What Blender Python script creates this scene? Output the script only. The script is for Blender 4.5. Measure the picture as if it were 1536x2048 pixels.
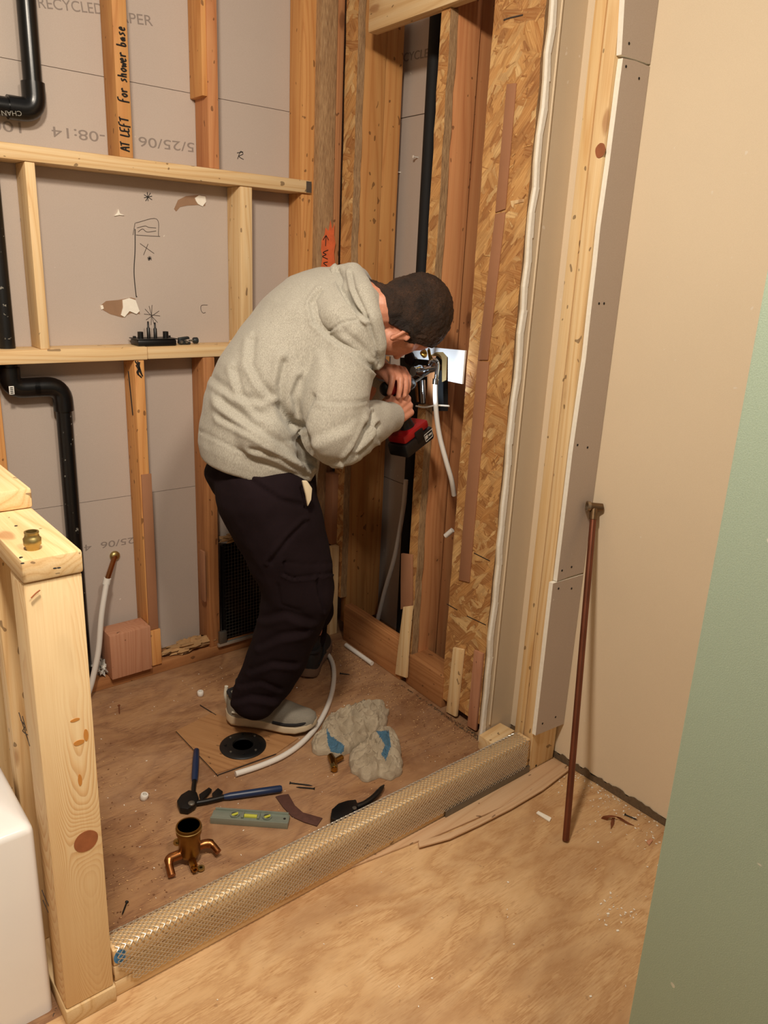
import bpy, bmesh, math, random
from mathutils import Vector as V, Matrix, noise as N
random.seed(7)
for o in list(bpy.data.objects): bpy.data.objects.remove(o)
sc = bpy.context.scene; COL = sc.collection
# ---------------------------------------------------------------- camera
YAW, PIT, ROL, F = 0.697976271, -0.303987210, 0.0471706372, 1550.36874
O = V((0, 0, 1.408))
_f = V((math.sin(YAW)*math.cos(PIT), math.cos(YAW)*math.cos(PIT), math.sin(PIT)))
_r0 = V((math.cos(YAW), -math.sin(YAW), 0)); _u0 = _r0.cross(_f)
RT = _r0*math.cos(ROL) + _u0*math.sin(ROL); UP = _u0*math.cos(ROL) - _r0*math.sin(ROL); FW = _f
cam = bpy.data.cameras.new('camera'); co = bpy.data.objects.new('camera', cam); COL.objects.link(co)
m = Matrix((RT, UP, -FW)).transposed().to_4x4(); m.translation = O; co.matrix_world = m
cam.sensor_fit = 'VERTICAL'; cam.sensor_height = 36; cam.lens = F/2048*36; cam.clip_start = .02
sc.camera = co
# ---------------------------------------------------------------- light
sc.view_settings.view_transform = 'Standard'; sc.view_settings.look = 'None'
sc.view_settings.gamma = 1; sc.view_settings.exposure = 0; sc.view_settings.use_curve_mapping = False
w = bpy.data.worlds.new('world'); sc.world = w; w.use_nodes = True
w.node_tree.nodes['Background'].inputs[0].default_value = (1, .90, .79, 1)
w.node_tree.nodes['Background'].inputs[1].default_value = .225
def lamp(name, loc, aim, size, power, col):
    l = bpy.data.lights.new(name, 'AREA'); l.shape = 'DISK'; l.size = size; l.energy = power; l.color = col
    o = bpy.data.objects.new(name, l); COL.objects.link(o); o.location = loc
    o.rotation_euler = (V(aim)-V(loc)).to_track_quat('-Z', 'Y').to_euler(); return o
lamp('ceiling_lamp', (.15, .62, 2.45), (.9, 1.5, .7), .22, 38, (1, .875, .72))
lamp('ceiling_lamp', (.62, .05, 2.45), (1.2, 1.4, .8), .25, 21, (1, .88, .74))
# ---------------------------------------------------------------- picture point -> place
def ray(x, y): return FW + RT*((x-768)/F) - UP*((y-1024)/F)
def P(x, y, ax, v):
    d = ray(x, y); return O + d*((v-O[ax])/d[ax])
def PX(x, y, v): return P(x, y, 0, v)
def PY(x, y, v): return P(x, y, 1, v)
def PZ(x, y, v=0.): return P(x, y, 2, v)
SB = V((1.6475, 1.4432, 0)); SE = V((.99846, -.0555, 0)); SD = V((.0555, .99846, 0))   # side wall: point, into the wall, along the wall
def PS(x, y, off=0.):
    d = ray(x, y); b = SB + SE*off; return O + d*(((b-O).dot(SE))/d.dot(SE))
def US(x, y, off=0.): return (PS(x, y, off)-SB).dot(SD)
def S(u, e, z): return SB + SD*u + SE*e + V((0, 0, z))
# ---------------------------------------------------------------- materials
def srgb(c):
    if isinstance(c, str): c = [int(c[i:i+2], 16) for i in (0, 2, 4)]
    return tuple((v/255/12.92 if v/255 <= .04045 else ((v/255+.055)/1.055)**2.4) for v in c[:3]) + (1,)
class NT:
    def __init__(s, name):
        s.m = bpy.data.materials.new(name); s.m.use_nodes = True; s.t = s.m.node_tree; s.b = s.t.nodes['Principled BSDF']
    def n(s, ty, **k):
        n = s.t.nodes.new('ShaderNode'+ty)
        for a, v in k.items():
            if a in n.inputs: n.inputs[a].default_value = v
            else: setattr(n, a, v)
        return n
    def l(s, a, b): s.t.links.new(a, b)
    def ramp(s, fac, stops):
        r = s.n('ValToRGB'); e = r.color_ramp.elements
        while len(e) < len(stops): e.new(.5)
        for k, (p, c) in enumerate(stops): e[k].position = p; e[k].color = srgb(c)
        s.l(fac, r.inputs[0]); return r.outputs[0]
    def mix(s, fac, a, b, mode='MIX'):
        n = s.n('MixRGB', blend_type=mode)
        for i, v in ((0, fac), (1, a), (2, b)):
            if hasattr(v, 'links'): s.l(v, n.inputs[i])
            elif i == 0: n.inputs[0].default_value = v
            else: n.inputs[i].default_value = srgb(v) if isinstance(v, str) else v
        return n.outputs[0]
    def coords(s, scale=(1, 1, 1), rnd=True):
        c = s.n('TexCoord'); mp = s.n('Mapping'); mp.inputs['Scale'].default_value = scale
        s.l(c.outputs['Object'], mp.inputs['Vector'])
        if rnd:
            oi = s.n('ObjectInfo'); mm = s.n('Math', operation='MULTIPLY'); mm.inputs[1].default_value = 37.
            s.l(oi.outputs['Random'], mm.inputs[0]); va = s.n('VectorMath', operation='ADD')
            s.l(mp.outputs[0], va.inputs[0]); s.l(mm.outputs[0], va.inputs[1]); return va.outputs[0]
        return mp.outputs[0]
    def noise(s, vec, scale, detail=3, rough=.5, dist=0):
        n = s.n('TexNoise'); n.inputs['Scale'].default_value = scale; n.inputs['Detail'].default_value = detail
        n.inputs['Roughness'].default_value = rough; n.inputs['Distortion'].default_value = dist
        s.l(vec, n.inputs['Vector']); return n.outputs['Fac']
    def bump(s, h, st, dist=.002):
        b = s.n('Bump'); b.inputs['Strength'].default_value = st; b.inputs['Distance'].default_value = dist
        s.l(h, b.inputs['Height']); s.l(b.outputs[0], s.b.inputs['Normal'])
    def done(s, col, rough=.6, metal=0, **k):
        if hasattr(col, 'links'): s.l(col, s.b.inputs['Base Color'])
        else: s.b.inputs['Base Color'].default_value = srgb(col)
        s.b.inputs['Roughness'].default_value = rough; s.b.inputs['Metallic'].default_value = metal
        for a, v in k.items(): s.b.inputs[a].default_value = v
        return s.m
def plain(name, col, rough=.5, metal=0, var=.0, sc_=60, bump=0, **k):
    t = NT(name)
    if var or bump:
        v = t.coords(); n = t.noise(v, sc_, 4)
        c = t.mix(n, tuple(x*(1-var) for x in srgb(col)[:3])+(1,), tuple(min(1, x*(1+var)) for x in srgb(col)[:3])+(1,))
        if bump: t.bump(n, bump)
        return t.done(c, rough, metal, **k)
    return t.done(col, rough, metal, **k)
def wood(name, lo, mid, hi, knot='7a4a2a', ring=18., knots=True, dirt=0., rough=.62):
    t = NT(name); v = t.coords((1, 1, .07))
    n1 = t.noise(v, 9, 2, .5); vm = t.n('VectorMath', operation='MULTIPLY_ADD')
    cmb = t.n('CombineXYZ'); t.l(n1, cmb.inputs[0]); t.l(n1, cmb.inputs[1])
    t.l(cmb.outputs[0], vm.inputs[0]); vm.inputs[1].default_value = (.16, .16, .0); t.l(v, vm.inputs[2])
    wv = t.n('TexWave', wave_type='RINGS', rings_direction='Z'); wv.inputs['Scale'].default_value = ring; wv.inputs['Distortion'].default_value = 2.2
    wv.inputs['Detail'].default_value = 2; wv.inputs['Detail Scale'].default_value = 1.; t.l(vm.outputs[0], wv.inputs['Vector'])
    c = t.mix(.5, mid, t.ramp(wv.outputs['Fac'], [(0, hi), (.55, mid), (.82, mid), (1, lo)]))
    v2 = t.coords((1, 1, .02)); fb = t.noise(v2, 320, 3, .6)
    c = t.mix(.22, c, t.ramp(fb, [(.3, lo), (.7, hi)]))
    v3 = t.coords((1, 1, .35)); n3 = t.noise(v3, 3.2, 3)
    c = t.mix(t.ramp(n3, [(.35, '000000'), (.8, '707070')]), c, lo)
    if knots:
        vo = t.n('TexVoronoi'); vo.inputs['Scale'].default_value = 1.0; v4 = t.coords((7, 7, 3.2)); nd = t.noise(v4, 6, 2)
        t.l(v4, vo.inputs['Vector'])
        ad = t.n('Math', operation='MULTIPLY_ADD'); t.l(nd, ad.inputs[0]); ad.inputs[1].default_value = .06; t.l(vo.outputs['Distance'], ad.inputs[2])
        kf = t.ramp(ad.outputs[0], [(.0, 'f0f0f0'), (.11, 'd0d0d0'), (.14, '606060'), (.22, '000000')])
        c = t.mix(kf, c, knot)
    if dirt:
        nd2 = t.noise(t.coords(), 7, 5, .7); c = t.mix(t.ramp(nd2, [(.45, '000000'), (.75, '%02x%02x%02x' % ((int(dirt*255),)*3))]), c, '54382a')
    dots = t.noise(t.coords((1, 1, .6)), 75, 0); c = t.mix(t.ramp(dots, [(.795, '000000'), (.81, 'd0d0d0')]), c, '4a2c18')
    oi = t.n('ObjectInfo'); mr = t.n('MapRange'); mr.inputs[3].default_value = .88; mr.inputs[4].default_value = 1.1
    t.l(oi.outputs['Random'], mr.inputs[0]); c = t.mix(1., c, mr.outputs[0], 'MULTIPLY')
    t.bump(fb, .12); return t.done(c, rough, 0, **{'Specular IOR Level': .3})
PINE = wood('pale pine', 'c99a62', 'e6c694', 'efd8ae', 'a06c42', 15)
PINE2 = wood('pine end post', 'cf9650', 'e8c58e', 'f2dcb4', 'a8704a', 11, knots=False)
OLD = wood('aged fir', 'b3723a', 'd0955a', 'dca868', '6a3c20', 14)
OLDR = wood('reddish fir', 'a86840', 'c58658', 'd29a68', '6a3c20', 14)
OLDD = wood('dark fir', '8f5a34', 'b0784a', 'c08a5a', '5a3420', 14, dirt=.5)
BLOCK = wood('pink fir block', 'b07858', 'c48c6c', 'cf9c7c', '8a4c30', 18, knots=False)
def osb_mat(name, cols, edge=False):
    t = NT(name)
    if edge:
        v = t.coords((1, 1, .12)); n = t.noise(v, 260, 4, .7); n2 = t.noise(v, 70, 3, .6)
        c = t.ramp(n, [(.3, '5e4530'), (.45, cols[0]), (.6, cols[1]), (.75, 'd8c09a')]); c = t.mix(.4, c, t.ramp(n2, [(.3, '7a5a3c'), (.7, cols[1])]))
        t.bump(n, .7, .004); return t.done(c, .8)
    outs = []
    for k, (scl, rot, off) in enumerate([((10, 34, 34), .5, 0), ((10, 36, 36), -.7, 3.1), ((9, 30, 30), 1.35, 7.7), ((12, 40, 40), 2.4, 5.)]):
        c0 = t.n('TexCoord'); rr = t.n('VectorRotate', rotation_type='X_AXIS'); rr.inputs['Angle'].default_value = rot; t.l(c0.outputs['Object'], rr.inputs['Vector'])
        mp = t.n('Mapping'); mp.inputs['Scale'].default_value = (3, scl[1], scl[0]); mp.inputs['Location'].default_value = (off, off, off); t.l(rr.outputs[0], mp.inputs[0])
        nn = t.n('TexNoise'); nn.inputs['Scale'].default_value = 1.3; t.l(mp.outputs[0], nn.inputs['Vector'])
        ad = t.n('VectorMath', operation='ADD'); t.l(mp.outputs[0], ad.inputs[0]); t.l(nn.outputs['Color'], ad.inputs[1])
        vo = t.n('TexVoronoi', distance='MANHATTAN'); vo.inputs['Scale'].default_value = 1.; t.l(ad.outputs[0], vo.inputs['Vector'])
        mp2 = t.n('Mapping'); mp2.inputs['Scale'].default_value = (1, 240, 14); t.l(rr.outputs[0], mp2.inputs[0])
        st = t.n('TexNoise'); st.inputs['Scale'].default_value = 1.; st.inputs['Detail'].default_value = 3; t.l(mp2.outputs[0], st.inputs['Vector'])
        sx = t.n('SeparateColor'); t.l(vo.outputs['Color'], sx.inputs[0])
        base = t.ramp(sx.outputs[0], [(0, cols[0]), (.3, cols[1]), (.6, cols[2]), (1, cols[3])])
        base = t.mix(.28, base, t.ramp(st.outputs[0], [(.35, '8a5a30'), (.65, cols[3])]))
        rim = t.ramp(vo.outputs['Distance'], [(.62, '000000'), (.95, '909090')])
        outs.append((t.mix(rim, base, '7a4e2a'), sx.outputs[1]))
    c = outs[0][0]
    for oo, f in outs[1:]:
        c = t.mix(t.ramp(f, [(.52, '000000'), (.56, 'ffffff')]), c, oo)
    dn = t.noise(t.coords(), 6, 5, .65); c = t.mix(t.ramp(dn, [(.5, '000000'), (.8, '909090')]), c, '9a6a48')
    sp = t.noise(t.coords(), 130, 2, .5); c = t.mix(t.ramp(sp, [(.68, '000000'), (.76, 'a0a0a0')]), c, '4a2c18')
    bw = t.n('RGBToBW'); t.l(c, bw.inputs[0]); t.bump(bw.outputs[0], .5, .004)
    return t.done(c, .6, 0, **{'Specular IOR Level': .35})
OSB = osb_mat('oriented strand board', ['9c6436', 'bc8248', 'd4a062', 'e4bf86'])
OSBE = osb_mat('strand board edge', ['a07c56', 'b8946a'], True)
def drywall(name, col, bumps=.05):
    t = NT(name); v = t.coords(); n = t.noise(v, 2.2, 4, .55); f = t.noise(v, 700, 2)
    c0 = srgb(col); c = t.mix(n, tuple(x*.93 for x in c0[:3])+(1,), tuple(min(1, x*1.06) for x in c0[:3])+(1,))
    c = t.mix(.06, c, t.ramp(f, [(.3, '807060'), (.7, 'ffffff')])); sp = t.noise(v, 46, 1)
    c = t.mix(t.ramp(sp, [(.79, '000000'), (.81, 'c0c0c0')]), c, 'e8e0d4')
    t.bump(f, bumps); return t.done(c, .85)
GREY = drywall('grey drywall paper', 'b9aa9e')
GREYS = drywall('grey strip paper', 'bba99a')
BEIGE = drywall('beige paint', 'e0cdb0', .12); BEIGE2 = drywall('darker beige', 'd2c0a4', .1)  # second beige is a darker tone, for the wall return
GREEN = drywall('sage green paint', '9aae9a', .1)
GYP = plain('white gypsum', 'f0eadd', .9, var=.08, sc_=90, bump=.5)
def ply(name, cols, dust, line, red):
    t = NT(name); c0 = t.n('TexCoord'); mp = t.n('Mapping'); mp.inputs['Scale'].default_value = (1.2, 2.6, 1); mp.inputs['Rotation'].default_value = (0, 0, .12)
    t.l(c0.outputs['Object'], mp.inputs[0])
    n0 = t.noise(mp.outputs[0], 2.1, 4, .5, .6)
    mp2 = t.n('Mapping'); mp2.inputs['Scale'].default_value = (4, 38, 1); t.l(c0.outputs['Object'], mp2.inputs[0])
    fb = t.noise(mp2.outputs[0], 8, 4, .65)
    ml = t.n('Math', operation='MULTIPLY_ADD'); t.l(n0, ml.inputs[0]); ml.inputs[1].default_value = 6.5; t.l(fb, ml.inputs[2])
    fr = t.n('Math', operation='FRACT'); t.l(ml.outputs[0], fr.inputs[0])
    c = t.ramp(fr.outputs[0], [(0, cols[0]), (.18, cols[1]), (.6, cols[2]), (.92, cols[1]), (1, cols[0])])
    c = t.mix(.45, c, t.ramp(fb, [(.32, cols[0]), (.5, cols[1]), (.7, cols[2])])); mp3 = t.n('Mapping'); mp3.inputs['Scale'].default_value = (7, 60, 1); mp3.inputs['Rotation'].default_value = (0, 0, .5); t.l(c0.outputs['Object'], mp3.inputs[0]); sk = t.noise(mp3.outputs[0], 3, 2, .5); c = t.mix(t.ramp(sk, [(.64, '000000'), (.72, '808080')]), c, line)
    big = t.noise(mp.outputs[0], 1.6, 5, .6, .3); c = t.mix(t.ramp(big, [(.45, '000000'), (.68, red)]), c, line)
    if dust:
        d = t.noise(t.coords((1, 1, 1), False), 3.2, 6, .7, 1.); c = t.mix(t.ramp(d, [(.42, '000000'), (.75, dust)]), c, 'c8a888')
    sp = t.noise(t.coords((1, 1, 1), False), 60, 2); c = t.mix(t.ramp(sp, [(.7, '000000'), (.76, '909090')]), c, '6a452c')
    t.bump(fb, .15); return t.done(c, .62, 0, **{'Specular IOR Level': .3})
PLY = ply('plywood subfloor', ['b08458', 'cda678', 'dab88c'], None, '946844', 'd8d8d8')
PLYR = ply('stained plywood with shade', ['74503a', '97704f', 'ac855e'], '909090', '6a432a', 'c8c8c8')  # redder, dirtier ply; its colours are also darkened for the man's shadow
ABS = plain('black pipe plastic', '0c0c0d', .28, bump=.05, var=.2)
t = NT('dusty black pipe'); nn = t.noise(t.coords(), 55, 3, .6)
ABSD = t.done(t.mix(t.ramp(nn, [(.66, '000000'), (.7, 'c0c0c0')]), '0d0d0e', 'b8b4a8'), .35)
WHITE = plain('white tub acrylic', 'f2f1f0', .1, **{'Coat Weight': .4})
BRASS = plain('brass', 'a87c38', .28, 1, var=.25, sc_=30); BRASSD = plain('dull brass', 'b8a46c', .42, 1, var=.15)
COPPER = plain('aged copper', '7c4a36', .42, .75, var=.35, sc_=14)
COPPERB = plain('bright copper', 'a06a40', .34, 1, var=.2)
CHROME = plain('polished chrome', 'd0d4d8', .12, 1)
ZINC = plain('galvanised steel', 'd6d2c8', .36, .8, var=.15)
STEELD = plain('dull steel', '7c7870', .45, .8, var=.2)
PEX = plain('white translucent tube', 'd8d2ca', .35, **{'Subsurface Weight': .3, 'Subsurface Radius': (.01, .01, .01)})
BLK = plain('black plastic', '0d0d0e', .4, bump=.05, var=.1); BLKM = plain('black tool steel', '1c1a19', .45, .5, var=.3)
BLUE = plain('navy blue grip', '1c2c4c', .38); RED = plain('red plastic', '8c1014', .38)
MARK = plain('black marker', '1a1614', .8); PENC = plain('pencil', '463c36', .9); STAMP = plain('grey ink', '8c8078', .9)
BROWN = plain('brown torn paper', '94745a', .9, var=.12); BROWNS = plain('brown cardboard strip', 'a07050', .85, var=.1, sc_=12)
ORANGE = plain('orange spray', 'd8683a', .9, var=.35, sc_=40, bump=.4); DARK = plain('dark void', '1a130d', .95); DIRT = plain('dirt', '66543f', 1, var=.4, sc_=120, bump=.8)
WHT = plain('white plastic', 'e2ded6', .4); LVL = plain('grey green aluminium', '8c9488', .38, .4, var=.08); VIAL = plain('yellow green vial', 'b8b848', .15)
RUST = plain('rusty steel', '7a4426', .8, .3, var=.4, sc_=50); LIME = plain('blue chalk', '4a84b8', .9)
LEATH = plain('brown leather', '4e2f26', .8, var=.4, sc_=60, bump=.4)
STICK = plain('white sticker', 'dcdad4', .6)
# ---------------------------------------------------------------- mesh helpers
class MB:
    def __init__(s): s.v = []; s.f = []; s.mi = []
    def add(s, vs, fs, mi=0):
        b = len(s.v); s.v += [V(x) for x in vs]
        for k, f in enumerate(fs): s.f.append([b+i for i in f]); s.mi.append(mi[k] if isinstance(mi, (list, tuple)) else mi)
        return s
    def hexa(s, a, b, mi=0):      # a: 4 corners front, b: 4 corners rear
        return s.add(list(a)+list(b), [(0, 1, 2, 3), (7, 6, 5, 4), (0, 4, 5, 1), (1, 5, 6, 2), (2, 6, 7, 3), (3, 7, 4, 0)], mi)
    def box(s, p, q, mi=0):
        x0, y0, z0 = p; x1, y1, z1 = q
        return s.hexa([(x0, y0, z0), (x1, y0, z0), (x1, y0, z1), (x0, y0, z1)], [(x0, y1, z0), (x1, y1, z0), (x1, y1, z1), (x0, y1, z1)], mi)
    def prism(s, poly, d, mi=0, side=None):
        poly = [V(p) for p in poly]; d = V(d); n = len(poly)
        fs = [tuple(range(n)), tuple(range(2*n-1, n-1, -1))]+[(i, i+n, (i+1) % n+n, (i+1) % n) for i in range(n)]
        return s.add(poly+[p+d for p in poly], fs, [mi, mi]+[mi if side is None else side]*n)
    def tube(s, path, r, n=12, mi=0, flat=None, cap=True):
        path = [V(p) for p in path]; k = len(path); rs = r if isinstance(r, (list, tuple)) else [r]*k
        T = []
        for i in range(k):
            a = path[min(i+1, k-1)]-path[max(i-1, 0)]; T.append(a.normalized() if a.length > 1e-9 else V((0, 0, 1)))
        u = V((0, 0, 1)) if abs(T[0].z) < .9 else V((1, 0, 0))
        vs = []
        for i in range(k):
            u = (u-T[i]*u.dot(T[i])).normalized(); w_ = T[i].cross(u)
            for j in range(n):
                an = 2*math.pi*j/n; fl = flat if flat else 1
                vs.append(path[i]+(u*math.cos(an)*fl+w_*math.sin(an))*rs[i])
        fs = [(i*n+j, i*n+(j+1) % n, (i+1)*n+(j+1) % n, (i+1)*n+j) for i in range(k-1) for j in range(n)]
        if cap: fs += [tuple(range(n-1, -1, -1)), tuple(range((k-1)*n, k*n))]
        return s.add(vs, fs, mi)
    def lathe(s, prof, o, ax=(0, 0, 1), n=28, mi=0, sq=(1, 1)):   # prof: (radius, height) pairs
        ax = V(ax).normalized(); u = ax.orthogonal().normalized(); w_ = ax.cross(u); o = V(o); vs = []
        for r, h in prof:
            for j in range(n):
                a = 2*math.pi*j/n; vs.append(o+ax*h+(u*math.cos(a)*sq[0]+w_*math.sin(a)*sq[1])*max(r, 1e-5))
        k = len(prof); fs = [(i*n+j, i*n+(j+1) % n, (i+1)*n+(j+1) % n, (i+1)*n+j) for i in range(k-1) for j in range(n)]
        fs += [tuple(range(n-1, -1, -1)), tuple(range((k-1)*n, k*n))]; return s.add(vs, fs, mi)
    def ball(s, c, r, n=16, mi=0, R=None):
        r = r if hasattr(r, '__len__') else (r, r, r); c = V(c); h = n//2; vs = []
        for i in range(h+1):
            th = math.pi*i/h
            for j in range(n):
                a = 2*math.pi*j/n; q = V((math.sin(th)*math.cos(a)*r[0], math.sin(th)*math.sin(a)*r[1], math.cos(th)*r[2]))
                vs.append(c+(R @ q if R else q))
        fs = [(i*n+j, (i+1)*n+j, (i+1)*n+(j+1) % n, i*n+(j+1) % n) for i in range(h) for j in range(n)]
        return s.add(vs, fs, mi)
def finish(name, mb, mats, parent=None, long=None, bevel=0., smooth=False, segs=2, label=None, weld=True):
    me = bpy.data.meshes.new(name); me.from_pydata([tuple(v) for v in mb.v], [], mb.f); me.update()
    mats = mats if isinstance(mats, (list, tuple)) else [mats]
    for q in mats: me.materials.append(q)
    for p_, mi in zip(me.polygons, mb.mi): p_.material_index = mi
    bm = bmesh.new(); bm.from_mesh(me)
    if weld: bmesh.ops.remove_doubles(bm, verts=bm.verts, dist=1e-6)
    bmesh.ops.recalc_face_normals(bm, faces=bm.faces)
    if bevel:
        es = [e for e in bm.edges if len(e.link_faces) == 2 and e.calc_face_angle(0) > .6]
        bmesh.ops.bevel(bm, geom=es, offset=bevel, segments=segs, affect='EDGES', profile=.5, clamp_overlap=True)
    bm.to_mesh(me); bm.free()
    if smooth or bevel:
        for p_ in me.polygons: p_.use_smooth = True
        me.set_sharp_from_angle(angle=math.radians(50 if smooth else 28))
    o = bpy.data.objects.new(name, me); COL.objects.link(o)
    c = sum((v.co for v in me.vertices), V())/max(1, len(me.vertices))
    if long is None:
        M = Matrix.Translation(c)
    else:
        z = V(long).normalized(); y = V((0, 1, 0)) if abs(z.y) < .9 else V((0, 0, 1)); x = y.cross(z).normalized(); y = z.cross(x)
        M = Matrix((x, y, z)).transposed().to_4x4(); M.translation = c
    me.transform(M.inverted()); o.matrix_world = M
    if parent:
        o.parent = parent; o.matrix_parent_inverse = parent.matrix_world.inverted() if parent.type != 'EMPTY' else Matrix.Translation(-parent.location)
    if label: o['label'] = label
    return o
def tag(o, label, cat, group=None, kind=None):
    o['label'] = label; o['category'] = cat
    if group: o['group'] = group
    if kind: o['kind'] = kind
    return o
def empty(name, loc, label, cat, group=None):
    o = bpy.data.objects.new(name, None); COL.objects.link(o); o.location = loc; o.empty_display_size = .05; o.matrix_world = Matrix.Translation(loc)
    return tag(o, label, cat, group)
def struct(o): o['kind'] = 'structure'; return o
def smooth_path(pts, n=8):
    pts = [V(p) for p in pts]; out = []
    q = [pts[0]*2-pts[1]]+pts+[pts[-1]*2-pts[-2]]
    for i in range(1, len(q)-2):
        for k in range(n):
            s_ = k/n; a, b, c, d = q[i-1:i+3]
            out.append(.5*((2*b)+(c-a)*s_+(2*a-5*b+4*c-d)*s_*s_+(3*b-3*c+d-a)*s_**3))
    return out+[pts[-1]]
def stroke(name, pts, nrm, r, mat, parent, seg=6):      # a thin inked line lying on a surface
    mb = MB(); nrm = V(nrm)
    for pp in pts:
        q = smooth_path(pp, seg) if len(pp) > 2 else [V(p) for p in pp]
        mb.tube([p+nrm*r*.3 for p in q], r, 6)
    return finish(name, mb, mat, parent)
def text(name, s, A, B, h, nrm, mat, parent, depth=.0006):   # text from A to B on a surface
    cu = bpy.data.curves.new(name, 'FONT'); cu.body = s; cu.size = 1; cu.extrude = .001
    to = bpy.data.objects.new('tmp', cu); COL.objects.link(to); dg = bpy.context.evaluated_depsgraph_get()
    me = bpy.data.meshes.new_from_object(to.evaluated_get(dg)); bpy.data.objects.remove(to)
    xs = [v.co.x for v in me.vertices]; ys = [v.co.y for v in me.vertices]; wd = max(xs)-min(xs); hh = max(ys)-min(ys)
    A = V(A); B = V(B); nrm = V(nrm).normalized(); ex = (B-A).normalized(); ey = nrm.cross(ex).normalized()
    sx = (B-A).length/wd
    for v in me.vertices:
        x, y, z = v.co; v.co = A+ex*((x-min(xs))*sx)+ey*((y-min(ys))*h/hh)+nrm*(depth if z > 0 else -.0004)
    me.materials.clear(); me.materials.append(mat); o = bpy.data.objects.new(name, me); COL.objects.link(o)
    c = (A+B)/2; me.transform(Matrix.Translation(-c)); o.matrix_world = Matrix.Translation(c)
    if parent: o.parent = parent; o.matrix_parent_inverse = parent.matrix_world.inverted() if parent.type != 'EMPTY' else Matrix.Translation(-parent.location)
    return o
Z3 = V((0, 0, 1)); NB = V((0, -1, 0)); NSD = -SE
YB = 2.376; YD = 2.466       # front of the back wall studs, face of the drywall behind
# ================================================================ STRUCTURE
XR = 1.749
def fl_box(name, p, q, mat, **k): return finish(name, MB().box(p, q), mat, **k)
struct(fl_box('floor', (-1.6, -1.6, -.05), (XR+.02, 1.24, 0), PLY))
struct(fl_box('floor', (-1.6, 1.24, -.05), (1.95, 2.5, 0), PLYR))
# back wall drywall in three sheets with seams
zs = [PY(300, 171, YD).z, PY(262, 991, YD).z]
mb = MB()
for a, b in ((0, zs[1]-.0008), (zs[1]+.0008, zs[0]-.0008), (zs[0]+.0008, 2.75)): mb.box((-1.6, YD, a), (1.95, YD+.013, b))
mb.box((-1.6, YD+.014, 0), (1.95, YD+.05, 2.75), 1)
WB = struct(finish('wall_back', mb, [GREY, DARK]))
e0 = .226; mb = MB(); zc = PS(825, 232, e0).z; zc2 = PS(788, 961, e0).z
for a, b in ((0, zc2-.0015), (zc2+.0015, zc-.0015), (zc+.0015, 2.75)):
    mb.hexa([S(-.02, e0, a), S(1.02, e0, a), S(1.02, e0, b), S(-.02, e0, b)], [S(-.02, e0+.013, a), S(1.02, e0+.013, a), S(1.02, e0+.013, b), S(-.02, e0+.013, b)])
mb.hexa([S(-.02, e0+.014, 0), S(1.02, e0+.014, 0), S(1.02, e0+.014, 2.75), S(-.02, e0+.014, 2.75)], [S(-.02, e0+.05, 0), S(1.02, e0+.05, 0), S(1.02, e0+.05, 2.75), S(-.02, e0+.05, 2.75)], 1)
WS = struct(finish('wall_side', mb, [GREY, DARK]))
# right painted wall + the short return beside the shower
mb = MB().box((XR, -1.6, .022), (XR+.013, 1.41, 2.75)).box((XR+.016, -1.6, 0), (XR+.1, 1.41, 2.75), 1).box((XR+.004, -1.6, 0), (XR+.016, 1.41, .02), 1)
WR = struct(finish('wall_right', mb, [BEIGE, DIRT]))
# ragged dark gap at the foot of the right wall
mb = MB(); random.seed(3); y = .3; pts = []
while y < 1.4: pts.append((y, .016+random.random()*.014)); y += .012
poly = [V((XR-.0015, a, b)) for a, b in pts]+[V((XR-.0015, 1.4, 0.001)), V((XR-.0015, .3, 0.001))]
mb.prism(poly, (-.0015, 0, 0)); gp = struct(finish('trim_1', mb, DIRT)); gp['label'] = 'ragged dark gap under the beige painted wall'
YR = 1.41
xw0 = PY(1100, 0, YR).x; xw1 = PY(958, 1465, YR).x
def wx(z, d=0): return xw1+(xw0-xw1)*z/2.3+d
zz = [i*.06 for i in range(46)]; random.seed(5)
edge = [V((wx(z)+random.uniform(-.004, .004), YR-.012, z)) for z in zz]
mb = MB()
for i in range(len(zz)-1):
    a, b = edge[i], edge[i+1]; xr_ = XR+.01
    mb.hexa([a, V((xr_, YR-.012, a.z)), V((xr_, YR-.012, b.z)), b], [a+V((0, .014, 0)), V((xr_, YR+.002, a.z)), V((xr_, YR+.002, b.z)), b+V((0, .014, 0))])
WN = struct(finish('wall_return', mb, BEIGE2, smooth=False)); WN['label'] = 'narrow beige painted wall return beside the strand board'
mb = MB(); random.seed(6)
for i in range(len(zz)-1):
    a, b = edge[i], edge[i+1]; r1 = random.uniform(.001, .006); r2 = random.uniform(.001, .006)
    mb.hexa([a+V((-.003, -.003, 0)), a+V((.006+r1, -.003, 0)), b+V((.006+r2, -.003, 0)), b+V((-.003, -.003, 0))], [a+V((-.003, .006, 0)), a+V((.006, .006, 0)), b+V((.006, .006, 0)), b+V((-.003, .006, 0))])
finish('gypsum_edge', mb, GYP, WN)
mb = MB(); zt = 2.7
mb.hexa([V((wx(.05)+.028, YR-.0125, .06)), V((wx(.05)+.031, YR-.0125, .06)), V((wx(zt)+.031, YR-.0125, zt)), V((wx(zt)+.028, YR-.0125, zt))], [V((wx(.05)+.028, YR-.0165, .06)), V((wx(.05)+.031, YR-.0165, .06)), V((wx(zt)+.031, YR-.0165, zt)), V((wx(zt)+.028, YR-.0165, zt))])
finish('corner_bead', mb, BEIGE, WN)
# green wall end nearest to the camera
ge = PX(1395, 1289, .8)
WG = struct(finish('wall_entry', MB().box((.8, -1.6, 0), (.92, ge.y, 2.75)), GREEN, bevel=.003))
struct(fl_box('wall_left', (-1.7, -1.6, 0), (-1.6, 2.5, 2.75), BEIGE))
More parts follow.
